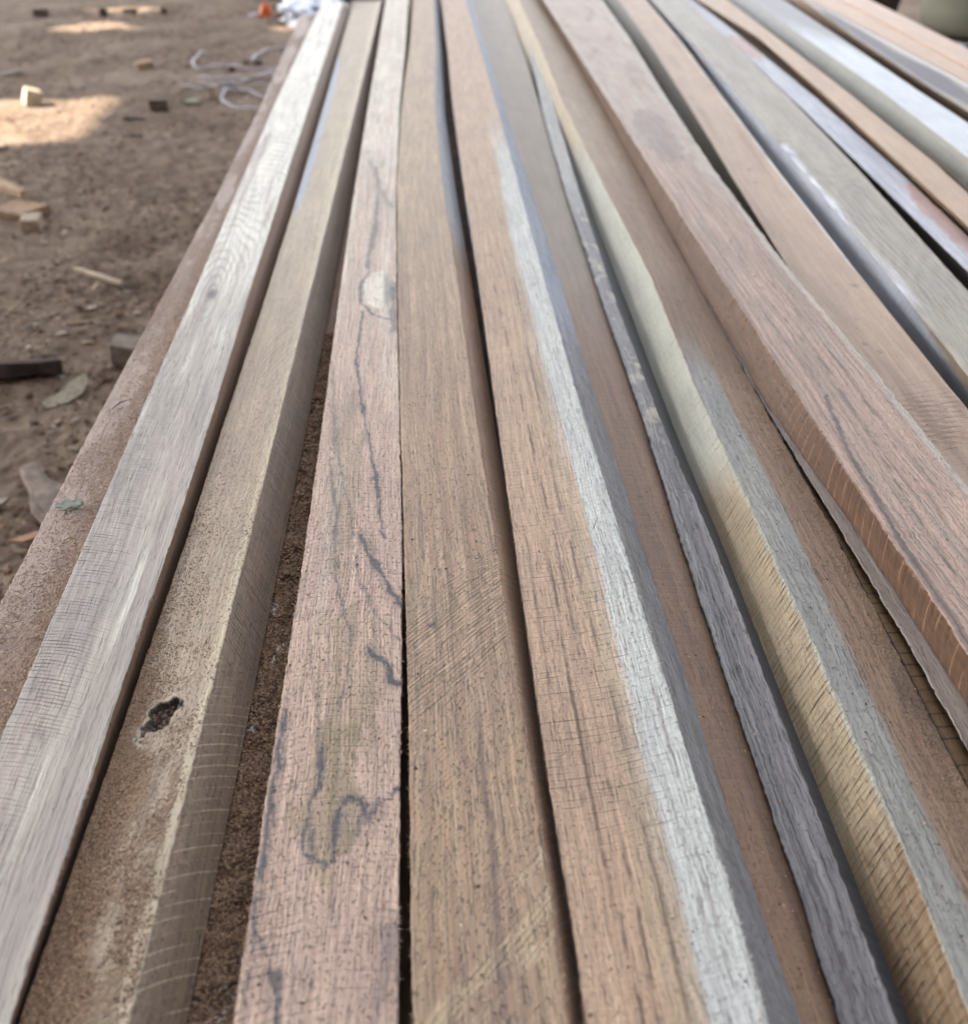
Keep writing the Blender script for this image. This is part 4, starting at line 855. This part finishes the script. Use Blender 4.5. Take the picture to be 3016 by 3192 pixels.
# split slab, bark, chips
def shard(name, label, pts, th, z0, mat, cat, tilt=(0, 0), seed=0, rise=0.0):
    r = np.random.default_rng(seed); cx_ = sum(p[0] for p in pts) / len(pts); cy_ = sum(p[1] for p in pts) / len(pts)
    n = len(pts); V = []
    for k in (0, 1):
        for (x, y) in pts: V.append((x - cx_, y - cy_, k * th + r.uniform(-.15, .15) * th))
    F = [tuple(range(n))[::-1], tuple(range(n, 2 * n))] + [(i, (i + 1) % n, n + (i + 1) % n, n + i) for i in range(n)]
    o = poly_obj(name, V, F, mat, loc=(cx_, cy_, float(gz(cx_, cy_)) + z0), rot=(tilt[0], tilt[1], 0), bevel=th * .08)
    tag(o, label, cat); return o
m_slab = cm("slab_wood", (150, 134, 120), (124, 108, 96)); m_slab = plain("slab_grey_brown", (146, 130, 118), .8, (104, 90, 80), 45., .7)
shard("split_slab", "broken grey brown slab of wood leaning out from under the stack", [(-.535, 1.118), (-.518, 1.132), (-.487, 1.085), (-.440, 1.050), (-.415, .985), (-.452, .965), (-.490, 1.018), (-.498, 1.050), (-.522, 1.092)], .016, .004, m_slab, "slab", (-.12, .10), 3)
shard("bark_strip", "long dark strip of bark at the left edge of the yard", [(-.72, 1.385), (-.66, 1.40), (-.60, 1.418), (-.585, 1.396), (-.560, 1.392), (-.548, 1.380), (-.585, 1.376), (-.62, 1.362), (-.66, 1.364), (-.73, 1.345)], .020, .006, m_black, "bark", (-.35, 0), 5)
shard("wood_chip", "orange brown pointed chip sticking out from under the stack", [(-.500, .962), (-.480, .972), (-.440, .985), (-.436, .970), (-.462, .962), (-.480, .957)], .003, .014, plain("chip_orange", (168, 130, 104), .8, (140, 104, 84), 80., .4), "chip", (.05, -.1), 6)
shard("wood_chip", "curled grey chip in front of the broken slab at the left edge", [(-.56, 1.035), (-.545, 1.048), (-.52, 1.046), (-.530, 1.030)], .004, .006, m_grey, "chip", (.1, -.2), 7)
shard("bark_flake", "papery pale flake with a ragged edge beside the bark strip", [(-.560, 1.300), (-.540, 1.325), (-.528, 1.360), (-.512, 1.372), (-.503, 1.350), (-.505, 1.318), (-.520, 1.296), (-.545, 1.285)], .0012, .006, plain("papery", (156, 148, 130), .8, (126, 114, 96), 110., .9), "flake", (.12, -.05), 8)
offcut("splinter", "long pale splinter lying on the dirt midway down the yard", -.610, 1.822, .135, .011, .008, -.66, (0, 0), m_pale, cat="splinter", sink=.0)
offcut("splinter", "thin tan splinter beside the bark strip", -.585, 1.600, .05, .006, .004, .1, (0, 0), m_tan, cat="splinter", sink=.0)
offcut("splinter", "grey twig half buried at the left edge above the stick", -1.15, 2.78, .12, .010, .008, .5, (0, 0), m_grey, cat="twig", sink=.002)
offcut("splinter", "thin pale fibre stick lying near the pale block row", -1.05, 2.62, .07, .012, .004, .1, (0, 0), m_pale, cat="stick", sink=.0)
leaf("dry_leaf", "round pale green leaf on the dirt below the string", -.705, 3.36, float(gz(-.705, 3.36)) + .008, .05, .045, .4, plain("pale_leaf", (158, 160, 140), .7, (136, 136, 116), 80., .3), .08, 5, False)
leaf("dry_leaf", "curled brown leaf at the top of the stack beside the gap", -.135, 2.62, HB + .004, .05, .03, .6, plain("brown_leaf", (98, 92, 78), .7, (74, 68, 58), 80., .3), .3, 7)

# pale chips strewn over the dirt
m_w = plain("chip_white", (186, 174, 158), .7, (160, 148, 132), 90., .3); m_t2 = plain("chip_tan", (180, 156, 130), .8, (150, 126, 104), 90., .3)
r = np.random.default_rng(99)
cp = None
chips = [(-.86, 2.40), (-.80, 2.40), (-.74, 2.20), (-.63, 2.6), (-.60, 2.75), (-1.0, 2.30), (-.92, 2.02), (-.70, 1.95), (-.66, 1.60), (-.55, 1.52), (-.64, 1.50), (-.58, 1.66), (-.72, 1.66), (-.50, 1.65), (-.46, 1.60),
         (-.52, 1.24), (-.48, 1.17), (-.60, 1.55), (-.76, 2.75), (-.95, 2.62), (-1.30, 3.0), (-1.38, 5.25), (-1.30, 5.3), (-.9, 3.6), (-1.1, 4.1), (-.48, 1.045), (-.56, 1.75), (-.68, 1.82), (-.85, 1.80), (-.78, 2.05)]
for i, (x, y) in enumerate(chips):
    nn = 6; s = float(r.uniform(.004, .010)) * (1 + .5 * (y > 3))
    pts = [(x + s * math.cos(a) * float(r.uniform(.4, 1.3)), y + .7 * s * math.sin(a) * float(r.uniform(.6, 1.2))) for a in [k * 2 * math.pi / nn for k in range(nn)]]
    V0 = .0025
    if i == 21: pts = [(x + 3 * (p[0] - x), y + 3 * (p[1] - y)) for p in pts]
    o = shard("wood_chip", "small pale wood chip lying loose on the brown dirt", pts, .003, .001, m_w if i % 3 else m_t2, "chip", (float(r.uniform(-.3, .3)), float(r.uniform(-.3, .3))), i)
    o["group"] = "small pale wood chips on the dirt"
def on_ground(n, seed, xs=(-1.7, -.2), ys=(.75, 5.6), clump=0.):
    r = np.random.default_rng(seed); y = ys[0] + (ys[1] - ys[0]) * r.uniform(0, 1, n) ** 1.9; x = xs[0] + (xs[1] - xs[0]) * r.uniform(0, 1, n)
    k = (x > -.12 - .42 * y) & (r.uniform(0, 1, n) < .5 + fbm(x * 5, y * 5, seed, 3) * clump); x, y = x[k], y[k]
    return np.stack([x, y, gz(x, y)], 1)
dm = [plain("dirt_clod", (122, 95, 77), .95, (94, 72, 58), 200., .3), plain("dirt_clod_dark", (96, 74, 60), .95, (76, 58, 48), 200., .3), plain("dirt_clod_light", (150, 123, 102), .95, (130, 104, 85), 200., .3)]
P = on_ground(36000, 5, clump=1.6); rr = np.random.default_rng(6)
grains("dirt_crumbs", "loose crumbs of dirt covering the yard", P, np.clip(rr.lognormal(-5.95, .5, len(P)), .001, .009), dm, stretch=1.2, flat=.7, cat="dirt crumbs", seed=7)
P = on_ground(5200, 8, clump=1.8); P[:, 2] += .001
grains("shaving_litter", "fine wood shavings and chips trodden into the dirt", P, np.clip(rr.lognormal(-5.9, .5, len(P)), .0012, .009), [m_t2, m_grey, m_w, m_dark], stretch=2.4, flat=.22, cat="shavings", seed=9)

# white string tangle, bag, orange wrapper
st_m = plain("white_twine", (206, 204, 214), .6, (176, 174, 184), 200., .2)
def curve(pts, rad, label, zlift=.006):
    # Catmull-Rom through ground points
    Q = []
    for i in range(len(pts) - 1):
        p0 = pts[max(i - 1, 0)]; p1 = pts[i]; p2 = pts[i + 1]; p3 = pts[min(i + 2, len(pts) - 1)]
        for k in range(6):
            t = k / 6
            q = [0.5 * ((2 * p1[a]) + (-p0[a] + p2[a]) * t + (2 * p0[a] - 5 * p1[a] + 4 * p2[a] - p3[a]) * t * t + (-p0[a] + 3 * p1[a] - 3 * p2[a] + p3[a]) * t ** 3) for a in (0, 1)]
            Q.append((q[0], q[1], float(gz(q[0], q[1])) + zlift + .004 * math.sin(len(Q) * .7)))
    Q.append((pts[-1][0], pts[-1][1], float(gz(*pts[-1])) + zlift))
    return stick("twine", label, Q, rad, st_m, "twine", n=5, taper=False, flat=.6, group="strands of white plastic twine")
curve([(-.815, 4.28), (-.83, 4.15), (-.81, 3.98), (-.76, 3.92), (-.70, 3.98), (-.64, 3.95), (-.56, 3.93), (-.5, 3.97)], .0045, "strand of white twine with its end curling up, furthest left of the tangle")
curve([(-.60, 4.02), (-.61, 4.22), (-.57, 4.36), (-.50, 4.42), (-.44, 4.44)], .0048, "short arc of white twine bending towards the stack above the tangle")
curve([(-.75, 3.74), (-.69, 3.70), (-.62, 3.74), (-.56, 3.72), (-.49, 3.78)], .0045, "strand of white twine running almost straight through the middle of the tangle")
curve([(-.73, 3.62), (-.66, 3.60), (-.60, 3.66), (-.53, 3.80), (-.47, 3.90)], .004, "strand of white twine slanting up across the others")
curve([(-.615, 3.55), (-.625, 3.44), (-.59, 3.32), (-.53, 3.26), (-.47, 3.24), (-.42, 3.28)], .0045, "lowest loop of white twine under the tangle")
curve([(-.66, 3.52), (-.60, 3.54), (-.54, 3.50), (-.48, 3.44), (-.43, 3.46)], .004, "strand of white twine crossing above the lowest loop")
curve([(-.78, 3.58), (-.70, 3.55), (-.63, 3.62), (-.55, 3.60), (-.46, 3.66)], .0035, "thin strand of white twine frayed at its left end")
def crumple(name, label, x, y, sx, sy, sz, mat, cat, seed, amp=.35, zoff=0.):
    n, m = 26, 18; V = []; F = []
    for i in range(n):
        for j in range(m + 1):
            th = 2 * math.pi * i / n; ph = math.pi * j / m
            d = (math.cos(th) * math.sin(ph), math.sin(th) * math.sin(ph), math.cos(ph))
            k = 1 + amp * (float(vn(d[0] * 2.7 + 9, d[1] * 2.7 + d[2] * 3, seed)) * 1.6 + abs(float(vn(d[0] * 6 + 3, d[1] * 6 - d[2] * 5, seed + 1))) * 1.2)
            V.append((d[0] * sx * k, d[1] * sy * k, max(d[2] * sz * k, -sz * .3)))
    for i in range(n):
        for j in range(m):
            a = i * (m + 1) + j; b = ((i + 1) % n) * (m + 1) + j; F.append((a, b, b + 1, a + 1)[::-1])
    o = poly_obj(name, V, F, mat, loc=(x, y, float(gz(x, y)) + sz * .25 + zoff)); tag(o, label, cat); return o
crumple("plastic_bag", "crumpled white plastic bag behind the far left end of the stack", -.47, 5.30, .125, .30, .07, plain("white_plastic", (216, 220, 230), .35, (170, 176, 188), 22., .8, .02, k=.9, spec=.6), "bag", 4, .5)
crumple("orange_wrapper", "small orange crumpled wrapper beside the white plastic bag", -.683, 5.22, .024, .03, .045, plain("orange_film", (226, 112, 48), .45, (198, 86, 36), 60., .5), "wrapper", 6)
crumple("plastic_scrap", "scrap of clear grey plastic sheeting left of the orange wrapper", -.735, 5.24, .03, .03, .012, plain("clear_scrap", (186, 180, 184), .4, (160, 156, 160), 60., .5), "plastic scrap", 8)
crumple("rubbish_heap", "low heap of dark leaves and rags behind the stack ends", -.36, 6.2, .5, .5, .08, plain("rag_green", (104, 104, 92), .9, (74, 74, 66), 12., .9, .02), "rubbish", 9, .6)

# ------------------------------------------------------------------ right background: drum, block, scraps
dr = bpy.data.objects.new("plastic_drum", None); COL.objects.link(dr); dr.location = (2.50, 4.50, 0)
tag(dr, "olive grey plastic drum standing behind the right edge of the stack", "drum")
prof = [(.0, .0), (.235, .0), (.262, .012), (.278, .04), (.286, .10), (.288, .30), (.294, .31), (.294, .335), (.288, .345), (.29, .60), (.296, .61), (.296, .635), (.29, .645), (.288, .86), (.262, .90), (.255, .925), (.0, .925)]
n = 64; V = [(rr_ * math.cos(2 * math.pi * k / n), rr_ * math.sin(2 * math.pi * k / n), z) for rr_, z in prof for k in range(n)]
F = [(i * n + k, i * n + (k + 1) % n, (i + 1) * n + (k + 1) % n, (i + 1) * n + k) for i in range(len(prof) - 1) for k in range(n)]
dmat = plain("olive_plastic", (112, 112, 98), .55, (100, 100, 88), 4., .15, .01)
poly_obj("body", V, F, dmat, dr, smooth=True)
V = [((.297 if a == 1 else .262) * math.cos(2 * math.pi * k / n), (.297 if a == 1 else .262) * math.sin(2 * math.pi * k / n), z) for a, z in ((0, .88), (1, .885), (1, .905), (0, .91)) for k in range(n)]
F = [(i * n + k, i * n + (k + 1) % n, (i + 1) * n + (k + 1) % n, (i + 1) * n + k) for i in range(3) for k in range(n)]
poly_obj("rim", V, F, dmat, dr, smooth=True)
offcut("wood_block", "dark brown block lying on the ground left of the olive drum", 2.17, 5.02, .30, .22, .13, .1, (0, 0), plain("dark_block", (72, 56, 52), .9, (52, 42, 40), 20., .5), cat="block")
offcut("wood_plank", "pinkish plank end lying behind the dark brown block", 2.2, 5.75, .5, .12, .05, .05, (0, 0), m_tan, cat="plank")
crumple("plastic_scrap", "bluish white scrap of plastic at the foot of the olive drum", 2.165, 4.05, .035, .035, .022, plain("blue_white_scrap", (168, 184, 206), .4, (120, 140, 180), 60., .5), "plastic scrap", 11)
crumple("plastic_scrap", "blue scrap of plastic under the right side of the olive drum", 2.30, 3.95, .03, .03, .02, plain("blue_scrap", (120, 136, 186), .4, (90, 104, 160), 60., .5), "plastic scrap", 12)
crumple("weed_tuft", "small dark green weed at the foot of the olive drum", 2.23, 4.0, .03, .04, .03, plain("weed_green", (60, 96, 70), .8, (40, 70, 50), 60., .8), "weed", 13, .8)
crumple("dark_mound", "low dark mound at the right edge below the drum", 2.42, 4.0, .35, .13, .03, plain("mound_dark", (62, 54, 50), .95, (46, 40, 38), 30., .9), "mound", 14, .4)  # plain dark mound filling the space below the drum
